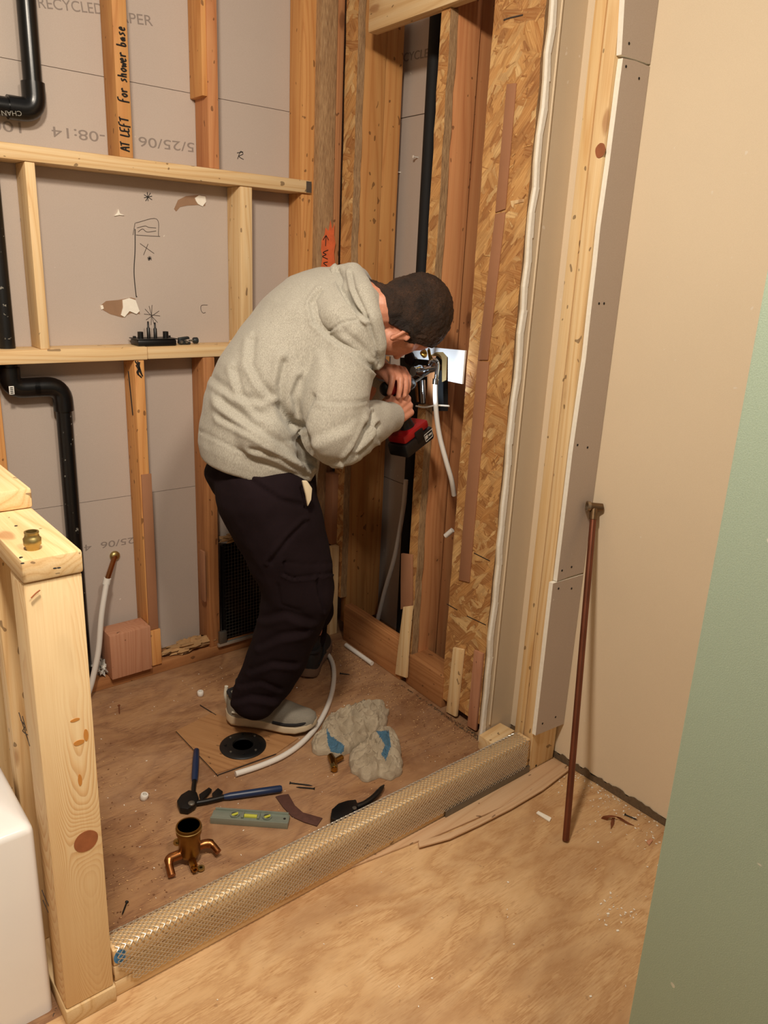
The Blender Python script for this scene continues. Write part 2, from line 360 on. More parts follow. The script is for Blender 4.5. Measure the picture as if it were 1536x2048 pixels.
# ================================================================ BACK WALL FRAMING
def board(name, p, q, mat, long, bev=.003, **k): return finish(name, MB().box(p, q), mat, long=long, bevel=bev, **k)
def stud_at(label, pl, pr, z0, z1, mat, y0=YB, y1=YD-.001, name='wall_stud', cat='stud', group=None):
    x0 = PY(pl[0], pl[1], y0).x; x1 = PY(pr[0], pr[1], y0).x
    return tag(board(name, (x0, y0, z0), (x1, y1, z1), mat, Z3), label, cat, group), x0, x1
RU = PY(300, 322, YB); z_r0 = PY(300, 352, YB-.004).z; z_r1 = PY(300, 314, YB-.004).z     # upper rail
zA, zB = PY(300, 351, YB).z, PY(300, 312, YB).z
zC, zD_ = PY(300, 719, YB).z, PY(300, 694, YB).z
zB = zA+.041; zD_ = zC+.04
S1, _, _ = stud_at('orange-tan stud with black handwriting running up it, above upper rail', (228, 100), (257, 100), zB, 2.72, OLD)
S2, _, _ = stud_at('plain orange stud above the upper rail, right of the handwritten stud', (416, 200), (437, 200), zB, 2.72, OLDR)
S2b, _, _ = stud_at('thin cut stud offcut nailed beside upper orange stud', (404, 150), (416, 150), zB+.2, 2.72, OLD, y0=YB+.004)
S3, c0, c1 = stud_at('full-height orange corner stud behind the man, where the upper rail ends', (605, 260), (635, 260), .04, 2.72, OLD, y0=YB+.006)
N1, _, _ = stud_at('short pale new stud left of the drawn-on drywall, between the two rails', (64, 500), (84, 500), zD_, zA, PINE)
x_ = PY(64, 500, YB).x
N2, _, _ = stud_at('short pale new stud at right, between the two rails behind the hoodie', (481, 450), (505, 450), zD_, zA, PINE)
mb = MB(); xe = c0+.03; xa = -1.6
mb.prism([(xa, YB-.006, zA), (xe, YB-.006, zA), (xe, YB+.005, zA), (c0-.001, YB+.005, zA), (c0-.001, YD-.001, zA), (xa, YD-.001, zA)], (0, 0, zB-zA))
R1 = tag(finish('framing_rail', mb, PINE, long=(1, 0, 0), bevel=.004), 'upper long pale horizontal board across the back wall studs', 'board')
mb = MB().box((xe-.02, YB-.0072, zA+.003), (xe+.0006, YB-.005, zB-.003)); finish('zinc_end_plate', mb, STEELD, R1, label='small grey metal plate on the board end')
x_s = PY(294, 700, YB).x
R2 = tag(board('framing_rail', (-1.6, YB-.004, zC), (x_s, YD-.001, zD_), PINE, (1, 0, 0)), 'lower pale horizontal shelf board, left length, under the short stud', 'board')
R3 = tag(board('framing_rail', (x_s+.002, YB-.0, zC+.001), (c0-.002, YD-.001, zD_-.001), PINE, (1, 0, 0)), 'lower pale horizontal shelf board holding the black tool stand', 'board')
L1, xl0, xl1 = stud_at('lower orange stud with black scorch marks under the shelf board', (272, 800), (292, 800), .04, zC, OLD)
L2, _, _ = stud_at('lower orange stud directly behind the bent-over man', (416, 1100), (437, 1100), .04, zC, OLDD)
stud_at('orange stud at the left frame edge behind the half wall', (-22, 900), (12, 900), .04, zC, OLD)
BP = tag(board('bottom_plate', (-.2, YB-.004, 0), (1.56, YD-.001, .04), OLDD, (1, 0, 0)), 'dirty brown bottom plate along foot of the back wall', 'board')
# shim strip + pale foot on lower stud
sy = YB-.006
a = PY(283, 950, sy); b = PY(303, 950, sy); zb = PY(295, 1262, sy).z
tag(board('shim_strip', (a.x, sy, zb), (b.x, YB-.001, a.z), BROWNS, Z3, .001), 'flat brown shim strip on the front of the scorched lower stud', 'shim')
tag(board('shim_strip', (a.x+.002, sy-.006, .04), (b.x+.004, YB-.001, zb-.002), OLD, Z3, .001), 'short pale wood foot beneath the brown shim strip', 'shim')
a = PY(410, 1105, sy); b = PY(415, 1105, sy); zb = PY(412, 1205, sy).z
tag(board('shim_strip', (a.x-.004, YB-.001, zb), (a.x+.004, YB+.03, a.z), BROWNS, Z3, .001), 'narrow dark shim on the side of the stud behind the man', 'shim')
tl, tr, br, bl = PY(219, 1276, YB-.03), PY(287, 1256, YB-.03), PY(289, 1330, YB-.03), PY(219, 1348, YB-.03)
tag(board('wood_block', (tl.x, YB-.03, .041), (xl0-.001, YB+.055, tl.z+.005), BLOCK, (0, 0, 1)), 'pinkish square wood block on the bottom plate beside the lower stud', 'wood block')
# torn insulation / dirty paper on plate
def lump(name, c, rad, mat, lab, cat, seed=1, amp=.35, fr=30, n=28, kind=None):
    mb = MB().ball((0, 0, 0), (1, 1, 1), n)
    for i, v in enumerate(mb.v):
        d = 1+amp*(N.fractal(v*fr*.1+V((seed*3.1, 0, 0)), .6, 2., 4)); mb.v[i] = V(c)+V((v.x*rad[0]*d, v.y*rad[1]*d, max(-rad[2]*.95, v.z*rad[2]*d)))
    return tag(finish(name, mb, mat, smooth=True), lab, cat, None, kind)
PAPER = plain('torn kraft paper', 'b08a5e', .9, var=.25, sc_=40, bump=.5)
q = PY(385, 1290, YB+.02); lump('torn_paper', (q.x, YB+.03, .06), (.10, .03, .018), PAPER, 'torn tan paper wad lying on the back wall bottom plate', 'torn paper', 2, .6, 40)
q = PY(470, 1075, YB+.03); lump('torn_paper', (q.x+.01, YB+.03, q.z), (.06, .03, .012), PAPER, 'torn tan paper tuck above the black metal panel', 'torn paper', 4, .6, 40)
q = PY(205, 1335, YB+.02); lump('foam_scrap', (q.x, YB+.04, .062), (.025, .03, .022), plain('foil scrap', 'c8c4bc', .5, .3, var=.4, sc_=60, bump=.6), 'crumpled pale foil scrap at the foot of the drywall beside the wood block', 'scrap', 8, .8, 50)
# black metal-lined panel with wire mesh
py = YB+.01
A_ = PY(446, 1092, py); B_ = PY(446, 1300, py); xr_ = 1.50
MP = empty('duct_panel', (A_.x, py, 0), 'shiny black metal panel with wire mesh low behind the man', 'panel')
t = NT('sooty foil'); nn = t.noise(t.coords(), 7, 4, .6); FOIL = t.done(t.mix(t.ramp(nn, [(.5, '000000'), (.75, 'ffffff')]), '0c0a08', '4a3a2c'), .28, .7)
finish('back_sheet', MB().box((A_.x, py+.012, .045), (xr_, py+.02, A_.z)), FOIL, MP)
mb = MB(); x = A_.x
while x < xr_: mb.tube([(x, py+.01, .045), (x, py+.01, A_.z)], .0006, 4); x += .013
z = .05
while z < A_.z: mb.tube([(A_.x, py+.011, z), (xr_, py+.011, z)], .0006, 4); z += .013
finish('wire_mesh', mb, STEELD, MP)
mb = MB().box((A_.x-.006, py-.004, .04), (A_.x+.003, py+.012, A_.z))
for k in range(6): mb.ball((A_.x, py-.005, .08+k*.05), .0035, 8)
finish('flange', mb, BLKM, MP)
tag(board('metal_angle', (A_.x-.04, YB-.018, .0405), (xr_, YB-.005, .052), ZINC, (1, 0, 0), .001), 'thin grey metal angle strip on floor plate under the black panel', 'metal strip')
tag(board('metal_angle', (A_.x-.035, YB-.02, .053), (A_.x-.006, YB-.006, .1), STEELD, (1, 0, 0), .001), 'small bent grey metal tab at the left foot of the black panel', 'metal strip')
# writing and marks on the back wall
def yb(x, y, d=0): return PY(x, y, YD-d)
text('printed_text', 'RECYCLED', yb(78, 16), yb(207, 29), .026, NB, STAMP, WB)
text('printed_text', 'PAPER', yb(224, 42), yb(306, 52), .026, NB, STAMP, WB)
text('printed_text', '5/25/06    1-08:14    100', yb(388, 286), yb(-20, 238), .027, NB, STAMP, WB)
text('printed_text', '25/06  4', yb(268, 1074), yb(168, 1090), .022, NB, STAMP, WB)
def yy(*p): return [yb(*q) for q in p]
stroke('pencil_sketch', [yy((271, 446), (313, 438), (317, 472)), yy((266, 470), (270, 446)), yy((272, 470), (300, 472), (320, 473)), yy((274, 456), (290, 452), (298, 455), (312, 456)), yy((276, 464), (285, 458), (294, 464), (312, 462))], NB, .0009, PENC, WB)
stroke('marker_line', [yy((270, 458), (270, 500), (268, 545), (272, 590), (274, 593))], NB, .0014, MARK, WB)
stroke('pencil_cross', [yy((280, 487), (308, 507)), yy((296, 488), (287, 510))], NB, .0009, PENC, WB)
for cx, cy, r in ((296, 394, 8), (299, 517, 4)):
    stroke('marker_star', [yy((cx-r, cy-r*.6), (cx+r, cy+r*.7)), yy((cx+r*.6, cy-r), (cx-r*.6, cy+r)), yy((cx-r*.2, cy-r*1.2), (cx, cy+r)), yy((cx-r, cy+r*.2), (cx+r, cy-r*.2))], NB, .0011, MARK, WB)
stroke('pencil_star', [yy((290, 618), (315, 645)), yy((318, 622), (292, 640)), yy((304, 610), (302, 650)), yy((288, 628), (320, 632)), yy((298, 612), (308, 648))], NB, .0009, PENC, WB)
stroke('marker_initial', [yy((475, 318), (481, 303), (486, 308), (478, 313), (487, 319)), yy((474, 306), (486, 304))], NB, .0011, MARK, WB)
stroke('pencil_hook', [yy((415, 610), (403, 611), (402, 620), (406, 626), (411, 625))], NB, .0009, PENC, WB)
def patch(name, pts, mat, parent=WB, d=.0008, th=.0012, nrm=NB, proj=None):
    proj = proj or (lambda x, y: yb(x, y))
    return finish(name, MB().prism([proj(*q) for q in pts], V(nrm)*th), mat, parent)
patch('torn_spot', [(348, 418), (356, 400), (372, 392), (395, 390), (412, 392), (410, 412), (395, 410), (375, 411), (360, 414), (352, 423)], BROWN)
patch('torn_flap', [(389, 396), (397, 391), (410, 393), (411, 404), (404, 413), (395, 408), (391, 402)], GYP, th=.004)
patch('torn_spot', [(200, 612), (212, 602), (236, 600), (262, 595), (270, 597), (280, 628), (262, 626), (245, 635), (220, 628), (206, 620)], BROWN)
patch('torn_flap', [(244, 600), (258, 596), (270, 600), (278, 622), (272, 628), (258, 622), (248, 634), (241, 630), (245, 615)], GYP, th=.005)
patch('torn_flap', [(200, 611), (205, 610), (207, 617), (202, 619)], GYP, th=.003)
patch('torn_flap', [(228, 432), (234, 425), (236, 418), (239, 427), (248, 431), (238, 430)], GYP, th=.004)
# handwriting on the stud
def ys(*p): return [PY(a, b, YB-.0004) for a, b in p]
hw = []
def glyphs(s, A, B, h):
    """loose slanted capitals written along A->B"""
    G = {'A': [[(0, 0), (.5, 1), (.9, 0)], [(.2, .4), (.8, .45)]], 'T': [[(0, .9), (.9, 1)], [(.5, 1), (.4, 0)]], 'L': [[(.2, 1), (.1, 0), (.9, .1)]],
         'E': [[(.8, 1), (.1, .9), (.1, .5), (.6, .5)], [(.1, .5), (.1, 0), (.8, .05)]], 'F': [[(.9, 1.1), (.2, .9), (.1, -.2)], [(.1, .5), (.6, .55)]],
         'o': [[(.5, .6), (.1, .3), (.4, 0), (.7, .3), (.5, .6)]], 'r': [[(.1, .6), (.15, 0)], [(.15, .4), (.5, .6), (.7, .5)]],
         's': [[(.7, .6), (.2, .5), (.6, .2), (.1, 0)]], 'h': [[(.1, 1), (.1, 0)], [(.1, .4), (.5, .55), (.6, 0)]], 'w': [[(0, .5), (.2, 0), (.4, .4), (.6, 0), (.9, .6)]],
         'e': [[(.1, .3), (.6, .35), (.4, .6), (.1, .3), (.3, 0), (.7, .1)]], 'b': [[(.1, 1), (.1, 0), (.6, .1), (.5, .45), (.1, .4)]], 'a': [[(.6, .5), (.1, .3), (.3, 0), (.6, .4), (.7, 0)]],
         'f': [[(.7, .9), (.3, .8), (.3, 0)], [(.1, .5), (.6, .5)]], ' ': [], '.': [[(.3, 0), (.4, .05)]]}
    A = V(A); B = V(B); ex = (B-A)/len(s); ey = V((0, -1, 0)).cross(ex).normalized()*h
    return [[A+ex*(i+x*.95)+ey*y for x, y in st] for i, ch in enumerate(s) for st in G[ch]]
gA, gB = PY(259, 303, YB-.0003), PY(249, 52, YB-.0003); gs = 'AT LEFT . For shower base'; gi = 0
for wd_ in gs.split(' '):
    if wd_ != '.': stroke('marker_word', glyphs(wd_, gA.lerp(gB, gi/len(gs)), gA.lerp(gB, (gi+len(wd_))/len(gs)), .026), NB, .0021, MARK, S1, 4)
    gi += len(wd_)+1
stroke('marker_scribble', [[PY(a, b, YB-.0003) for a, b in q] for q in ([(270, 722), (278, 735), (274, 745), (283, 755)], [(275, 722), (283, 748)], [(272, 730), (285, 752)], [(279, 724), (276, 750)])], NB, .0022, MARK, L1, 4)
sx0 = xl0-.0005
stroke('scorch_mark', [[PX(257, 742, sx0), PX(262, 790, sx0), PX(266, 830, sx0)]], (-1, 0, 0), .002, MARK, L1, 4)
# ================================================================ DRAIN PIPES
def pipe(name, pts, r, mat, lab, cat, fit, n=20, thing_=True):
    root = empty(name, pts[0], lab, cat); finish('pipe', MB().tube(pts, r, n), mat, root, smooth=True)
    for f in fit: finish('coupling', MB().tube(*f[:2], n), ABS, root, smooth=True)
    return root
def bend(a, c, b, R=.03, n=8):        # quarter bend replacing the sharp corner c
    a, b, c = V(a), V(b), V(c); p = c+(a-c).normalized()*R; q = c+(b-c).normalized()*R
    return [p*(1-t)**2+c*2*t*(1-t)+q*t*t for t in [i/n for i in range(n+1)]]
py = 2.43
top = PY(62, 0, py); el = PY(70, 222, py); xl = -.1
zl = el.z; pr = .0245
root = empty('drain_pipe', (el.x, py, zl), 'upper black plastic drain pipe with elbow at top left corner', 'pipe')
finish('pipe', MB().tube([(el.x, py, 2.74), (el.x, py, zl+.03)]+bend((el.x, py, 2), (el.x, py, zl), (xl, py, zl), .035)+[(xl, py, zl)], pr, 20), ABS, root, smooth=True)
finish('elbow', MB().tube([(el.x, py, zl+.07), (el.x, py, zl+.045)]+bend((el.x, py, 2), (el.x, py, zl), (xl, py, zl), .035)+[(el.x-.07, py, zl)], pr+.006, 20), ABS, root, smooth=True)
text('stamped_letters', 'CHAN', PY(42, 222, py-pr-.007), PY(2, 221, py-pr-.007), .012, NB, STEELD, root)
q1 = PY(10, 768, py); q2 = PY(120, 772, py); q3 = PY(134, 900, py)
zl = q2.z; xa, xb = PY(14, 700, py).x, q3.x
root = empty('drain_pipe', (xb, py, 0), 'lower black plastic drain pipe stepping right and down behind half wall', 'pipe')
P1 = [(xa, py, zB-.0+.0), (xa, py, zl+.035)]+bend((xa, py, 2), (xa, py, zl), (xb, py, zl), .035)+bend((xa, py, zl), (xb, py, zl), (xb, py, 0), .05)+[(xb, py, .0)]
P1[0] = (xa, py, zA-.001)
finish('pipe', MB().tube(P1, .0235, 20), ABSD, root, smooth=True)
finish('elbow', MB().tube([(xa, py, zl+.062), (xa, py, zl+.04)]+bend((xa, py, 2), (xa, py, zl), (xb, py, zl), .035)+[(xa+.075, py, zl)], .0295, 20), ABS, root, smooth=True)
finish('elbow', MB().tube([(xb-.085, py, zl), (xb-.06, py, zl)]+bend((xa, py, zl), (xb, py, zl), (xb, py, 0), .05)+[(xb, py, zl-.075)], .0295, 20), ABS, root, smooth=True)
q = PY(24, 780, py-.031); finish('sticker', MB().box((q.x-.008, py-.0312, zl-.012), (q.x+.006, py-.0295, zl+.012)), STICK, root, bevel=.0005)
for k in range(4): finish('print_mark', MB().box((q.x-.005, py-.0318, zl-.009+k*.005), (q.x+.003, py-.031, zl-.0065+k*.005)), MARK, root)
# ================================================================ COPPER STUB + TUBE (left)
cs = PY(230, 1112, YD-.005)
root = empty('supply_tube', (cs.x, YD, cs.z), 'white flexible tube crimped to copper stub sticking from the back drywall', 'tube')
finish('escutcheon', MB().lathe([(.006, 0), (.017, 0), (.017, .006), (.010, .012)], (cs.x, YD-.001, cs.z), (0, -1, 0), 20), BRASSD, root, smooth=True)
k1 = PY(214, 1160, YD-.07)
finish('copper_stub', MB().tube([(cs.x, YD-.005, cs.z), k1], .0085, 14), COPPERB, root, smooth=True)
finish('crimp_ring', MB().tube([V(k1)+V((.002, 0, .006)), V(k1)-V((.004, 0, .014))], .0125, 14), WHT, root, smooth=True)
finish('tube', MB().tube(smooth_path([k1, PY(203, 1230, YD-.1), PY(197, 1300, YD-.12), PY(186, 1355, YD-.13), (PY(178, 1385, YD-.13).x, YD-.13, .03), (PY(174, 1390, YD-.13).x, YD-.12, .0)]), .0095, 14), PEX, root, smooth=True)
# ================================================================ HALF WALL
HX0, HX1 = .288, .379
py1 = 1.21
zcap0, zcap1 = .914, .953
def post_mat():
    t = NT('pale pine post with swirling grain'); c = t.n('TexCoord'); sp = t.n('SeparateXYZ'); t.l(c.outputs['Object'], sp.inputs[0])
    def M(op, a, b=None, d=None):
        n = t.n('Math', operation=op)
        for i, v in enumerate((a, b, d)):
            if v is None: continue
            if hasattr(v, 'links'): t.l(v, n.inputs[i])
            else: n.inputs[i].default_value = v
        return n.outputs[0]
    x, y, z = sp.outputs[0], sp.outputs[1], sp.outputs[2]
    nz = t.noise(t.coords((1, 1, .35), False), 9, 3, .55)
    kx, kz = M('SUBTRACT', x, KL[0]), M('SUBTRACT', z, KL[1])
    d2 = M('ADD', M('MULTIPLY', M('MULTIPLY', kx, kx), 900.), M('MULTIPLY', M('MULTIPLY', kz, kz), 330.))
    bul = M('EXPONENT', M('MULTIPLY', d2, -1.))
    tx = M('SUBTRACT', x, .017); tz = M('SUBTRACT', z, .20); zz_ = M('MULTIPLY', M('MULTIPLY', tz, tz), 26.)
    h = M('ADD', M('ADD', M('MULTIPLY', M('MULTIPLY', tx, tx), 2600.), zz_), M('ADD', M('MULTIPLY', bul, 5.), M('MULTIPLY', nz, 3.4)))
    h = M('ADD', h, M('MULTIPLY', M('MULTIPLY', y, y), 900.)); fr = M('FRACT', M('MULTIPLY', h, 1.7))
    n3 = t.noise(t.coords((1, 1, .3), False), 12, 2)
    g = t.ramp(fr, [(0, 'eed6ac'), (.4, 'e8ca98'), (.75, 'd0964e'), (.93, 'bc7c38'), (1, 'eed6ac')])
    c1 = t.mix(t.ramp(n3, [(.35, '303030'), (.6, 'c0c0c0')]), 'ecd0a2', g)
    fb = t.noise(t.coords((1, 1, .02)), 320, 3, .6); c1 = t.mix(.15, c1, t.ramp(fb, [(.3, 'c99a62'), (.7, 'f2dcb4')]))
    t.bump(fb, .1); return t.done(c1, .6, 0, **{'Specular IOR Level': .3})
kc = PY(172, 1682, py1); KL = (kc.x-(HX0+HX1)/2, kc.z-(.039+zcap0-.001)/2)
ho = board('half_wall_post', (HX0, py1, .039), (HX1, py1+.076, zcap0-.001), post_mat(), Z3, .004)
tag(ho, 'large pale pine end post of the half wall with big round knot', 'post')
# growth rings + knot on the post front
KN = plain('knot wood', '9a5c38', .6, var=.3, sc_=60); RG = plain('grain amber', 'c9883e', .65); RG2 = plain('pale grain', 'd2a260', .65)
kc = PY(172, 1682, py1)
def kn(name, c, rx, rz, mat, parent, nrm=NB, th=.0008, n=28, w_=.12, seed=0, ux=V((1, 0, 0))):
    poly = [V(c)+ux*(math.cos(a)*rx*(1+w_*N.noise(V((math.cos(a)+seed, math.sin(a), 2)))))+Z3*(math.sin(a)*rz*(1+w_*N.noise(V((math.cos(a), math.sin(a)+seed, 5))))) for a in [2*math.pi*i/n for i in range(n)]]
    return finish(name, MB().prism(poly, V(nrm)*th), mat, parent)
kn('knot', kc, .0215, .0215, KN, ho, w_=.06)
def ringline(pts, r, mat): stroke('grain_line', [[PY(a, b, py1) for a, b in pts]], NB, r, mat, ho, 6)
for cx, cy, rx, rz in ((160, 1560, .0035, .012), (158, 1485, .009, .005), (150, 1440, .008, .003), (172, 1470, .004, .012)): kn('resin_streak', PY(cx, cy, py1), rx, rz, RG, ho, th=.0006, seed=cx)
stroke('ink_stamp', [[PX(a, b, HX0) for a, b in q] for q in ([(38, 1425), (60, 1492)], [(42, 1440), (50, 1452), (46, 1462), (56, 1470)], [(45, 1432), (53, 1462)])], (-1, 0, 0), .0008, PENC, ho)
stroke('ink_stamp', [[PX(a, b, HX0) for a, b in q] for q in ([(84, 1780), (92, 1800)], [(88, 1790), (98, 1812)], [(86, 1800), (97, 1825)])], (-1, 0, 0), .0008, PENC, ho)
sl = tag(board('half_wall_stud', (HX0, 1.40, .039), (HX1, 1.44, zcap0-.001), PINE, Z3), 'second pale stud of the half wall behind end post', 'stud')
tag(board('half_wall_stud', (HX0, 1.80, .039), (HX1, 1.84, zcap0-.001), PINE, Z3), 'third pale stud of the half wall near back wall', 'stud')
tag(board('half_wall_plate', (HX0-.002, py1-.004, 0), (HX1+.003, 2.37, .038), PINE, (0, 1, 0)), 'base plate lying on floor under the half wall', 'board')
cp = tag(board('top_board', (HX0-.001, py1-.004, zcap0), (HX1+.002, 2.37, zcap1), PINE, (0, 1, 0), .005), 'pale cap board on the half wall with the brass coupling on it', 'board')
tag(board('top_board', (HX0-.001, 1.47, zcap1+.001), (HX1+.002, 2.37, zcap1+.039), PINE, (0, 1, 0), .005), 'second cap board stacked on the half wall further back', 'board')
for i, (a, b) in enumerate(((32, 1052), (42, 1115), (45, 1127), (110, 1137), (118, 1136))): kn_ = finish('screw_hole', MB().lathe([(.0028, 0), (.0028, .0006)], PZ(a, b, zcap1), (0, 0, 1), 12), MARK, cp)
q = PY(78, 1188, py1-.004); stroke('end_crack', [[PY(62, 1196, py1-.0045), PY(72, 1186, py1-.0045), PY(80, 1180, py1-.0045)]], NB, .0013, KN, cp)
bc = PZ(66, 1098, zcap1); bc = V((bc.x, bc.y, zcap1))
root = empty('brass_coupling', bc, 'small brass push-fit coupling standing on the half wall cap', 'pipe fitting')
finish('body', MB().lathe([(.0105, 0), (.0108, .006), (.0135, .0085), (.0138, .0185), (.0115, .021), (.0105, .026), (.0112, .0275), (.0112, .030), (.0085, .030), (.008, .012), (.001, .012)], bc, Z3, 28), BRASSD, root, smooth=True)
# ================================================================ BATH TUB
zt = .432; tx = .272; ty = 1.262
root = empty('bathtub', (0, 1.7, 0), 'glossy white bathtub at lower left beside half wall post', 'bathtub')
def rrect(x0, y0, x1, y1, r, z, n=6):
    out = []
    for cx, cy, a0 in ((x1-r, y1-r, 0), (x0+r, y1-r, 90), (x0+r, y0+r, 180), (x1-r, y0+r, 270)):
        for i in range(n+1):
            a = math.radians(a0+90*i/n); out.append(V((cx+r*math.cos(a), cy+r*math.sin(a), z)))
    return out
def ringloft(mb, rings, mi=0):
    n = len(rings[0]); b = len(mb.v); vs = [v for r in rings for v in r]
    fs = [(i*n+j, i*n+(j+1) % n, (i+1)*n+(j+1) % n, (i+1)*n+j) for i in range(len(rings)-1) for j in range(n)]
    fs += [tuple(range(n-1, -1, -1)), tuple(range((len(rings)-1)*n, len(rings)*n))]; mb.add(vs, fs, mi)
mb = MB()
T = [(0, .0, .0), (0.0, 0.0, .1), (.0, .001, zt-.016), (.002, .002, zt-.007), (.007, .007, zt-.002), (.015, .015, zt), (.075, .075, zt), (.09, .09, zt-.012), (.11, .12, zt-.15), (.2, .2, .12), (.3, .3, .1)]
ringloft(mb, [rrect(-1.3+a, ty+b, tx+.006-a, 2.1-b, .012+a*.6, z) for a, b, z in T])
finish('tub_shell', mb, WHITE, root, smooth=True)
finish('drain', MB().lathe([(.025, 0), (.025, .004), (.018, .005)], (-.5, 1.68, .101), Z3), CHROME, root, smooth=True)
# ================================================================ CURB + METAL LATH
YC0 = 1.211; YC1 = 1.262; cxa, cxb = HX1+.004, 1.621
labs = ['bottom pale board of the shower curb, showing under the mesh', 'middle board of the shower curb wrapped in mesh', 'top board of the shower curb wrapped in mesh']
CB = []
for k in range(3): CB.append(tag(board('curb_board', (cxa, YC0+.004, .0005+k*.0385), (cxb, YC1-.002, .038+k*.0385), PINE, (1, 0, 0), .003), labs[k], 'board'))
CW = .1155
kn('blue_stain', V((cxa+.013, YC0+.004, .096)), .012, .016, LIME, CB[2], th=.0006)
# expanded metal lath: strands run over front, rounded edge, top and a little down the back
prof = []      # arc-length profile of the wrap in the YZ plane
def padd(y, z): prof.append(V((0, y, z)))
padd(YC0-.002, .026); padd(YC0-.003, .06); padd(YC0-.003, CW-.012)
for i in range(1, 7):
    a = math.pi/2*i/6; padd(YC0-.003+.014*(1-math.cos(a)), CW-.010+.014*math.sin(a))
padd(YC0+.03, CW+.0045); padd(YC1-.006, CW+.004)
for i in range(1, 5):
    a = math.pi/2*i/4; padd(YC1-.006+.008*math.sin(a), CW-.004+.008*math.cos(a))
padd(YC1+.004, .07)
Ls = [0]
for i in range(1, len(prof)): Ls.append(Ls[-1]+(prof[i]-prof[i-1]).length)
def wrap(s_):
    for i in range(1, len(prof)):
        if s_ <= Ls[i] or i == len(prof)-1:
            t_ = (s_-Ls[i-1])/(Ls[i]-Ls[i-1]); t_ = min(1, max(0, t_)); p = prof[i-1].lerp(prof[i], t_); d = (prof[i]-prof[i-1]).normalized(); return p, V((0, d.z, -d.y))*-1 if False else (p, V((0, -d.z, d.y)))[1]
    return p, d
def wrapn(s_):
    p = wrap(s_)[0]; n_ = wrap(s_)[1]; return p, n_
mb = MB(); dx = .0135; ds = .0056; rows = int(Ls[-1]/ds); ncol = int((cxb-cxa-.01)/dx)
wdt, thk = .00065, .0009
for r in range(rows):
    s0 = r*ds; base = len(mb.v)
    npt = ncol*2+1
    xoff = cxa+.02 + (.015 if r < 8 else 0)
    i0 = int(max(0, (.034-.0004*(r*r)))/(dx/2))
    for i in range(i0, npt):
        x = cxa+.006+i*dx/2; s1 = s0+(ds if i % 2 else 0)-(0 if r % 2 == 0 else 0)
        if r % 2: s1 = s0+(0 if i % 2 else ds)
        # every row touches the next one: a diamond net
        s1 += .0010*math.sin(x*9+r*.1)
        p, nn_ = wrapn(min(max(s1, 0), Ls[-1]-1e-4)); p = V((x, p.y, p.z))+nn_*(.0008+.0009*N.noise(V((x*14, s1*30, 0))))
        tdir = (wrapn(min(s1+.001, Ls[-1]-1e-4))[0]-wrapn(max(s1-.001, 0))[0]); tdir = V((0, tdir.y, tdir.z)).normalized() if tdir.length > 1e-7 else Z3
        a, b = tdir*wdt, nn_*thk
        mb.v += [p-a-b, p+a-b, p+a+b, p-a+b]
    for i in range(npt-1-i0):
        q = base+i*4
        for j in range(4): mb.f.append([q+j, q+(j+1) % 4, q+4+(j+1) % 4, q+4+j]); mb.mi.append(0)
lath = finish('metal_lath', mb, ZINC, weld=False)
tag(lath, 'silver expanded metal lath wrapped over the shower curb', 'metal mesh')
# small block and plates at the right end of the curb
bq = PZ(990, 1468, .055)
tl, tr, br, bl = PZ(958, 1470, .048), PZ(1000, 1445, .048), PZ(1030, 1461, .048), PZ(988, 1490, .048)
blk = finish('wood_block', MB().hexa([V((v.x, v.y, .048)) for v in (tl, tr, br, bl)], [V((v.x, v.y, 0)) for v in (tl, tr, br, bl)]), PINE, long=(1, 0, 0), bevel=.002)
tag(blk, 'small pale pine block tucked between the curb and beige wall return', 'wood block')
tag(board('metal_angle', (1.28, YC0-.004, .001), (cxb, YC0+.0025, .028), STEELD, (1, 0, 0), .001), 'grey metal strip at the foot of the curb right end', 'metal strip')
# ================================================================ END POST + DRYWALL STRIPS
def xq(x, y): return PY(x, y, 1.21).x
px0, px1 = PY(1062, 1500, 1.212).x, PY(1104, 1500, 1.212).x
xt0 = PY(1244, 0, 1.212).x; xt1 = XR-.002
def leaning(name, y0, y1, xb0, xb1, xt0_, xt1_, z0, z1, mat, lab, cat='stud'):
    ex = (2.7-z0)/2.0
    f = lambda z, a, b: a+(b-a)*((z-z0)/(z1-z0))
    return tag(finish(name, MB().hexa([(xb0, y0, z0), (xb1, y0, z0), (xt1_, y0, z1), (xt0_, y0, z1)], [(xb0, y1, z0), (xb1, y1, z0), (xt1_, y1, z1), (xt0_, y1, z1)]), mat, long=Z3, bevel=.003), lab, cat)
LX0 = PY(1068, 1470, 1.212).x; LXT = PY(1243, 0, 1.212).x
sl_ = (LXT-LX0)/(PY(1243, 0, 1.212).z-PY(1068, 1470, 1.212).z)
def postx(z): return LX0+sl_*(z-.13)
leaning('end_stud', 1.212, 1.249, postx(0.)-.002, px1+.01, postx(2.7), xt1, 0.001, 2.7, PINE, 'front pale stud at the curb right end, with screws near its foot')
leaning('end_stud', 1.252, 1.285, postx(0.), px1+.01, postx(2.7), xt1, 0.001, 2.7, PINE2, 'rear pale stud standing behind the front end stud')
kn('knot', PX(1201, 301, postx(1.7)-.001), .001, .016, KN, bpy.data.objects['end_stud'], nrm=(-1, 0, 0), th=.0012, ux=V((0, 14, 0)))
for a, b in ((1072, 1531), (1093, 1528)): finish('screw_head', MB().lathe([(.0032, 0), (.0032, .0008)], PY(a, b, 1.212), (0, -1, 0), 10), MARK, bpy.data.objects['end_stud'])
ysf = 1.197
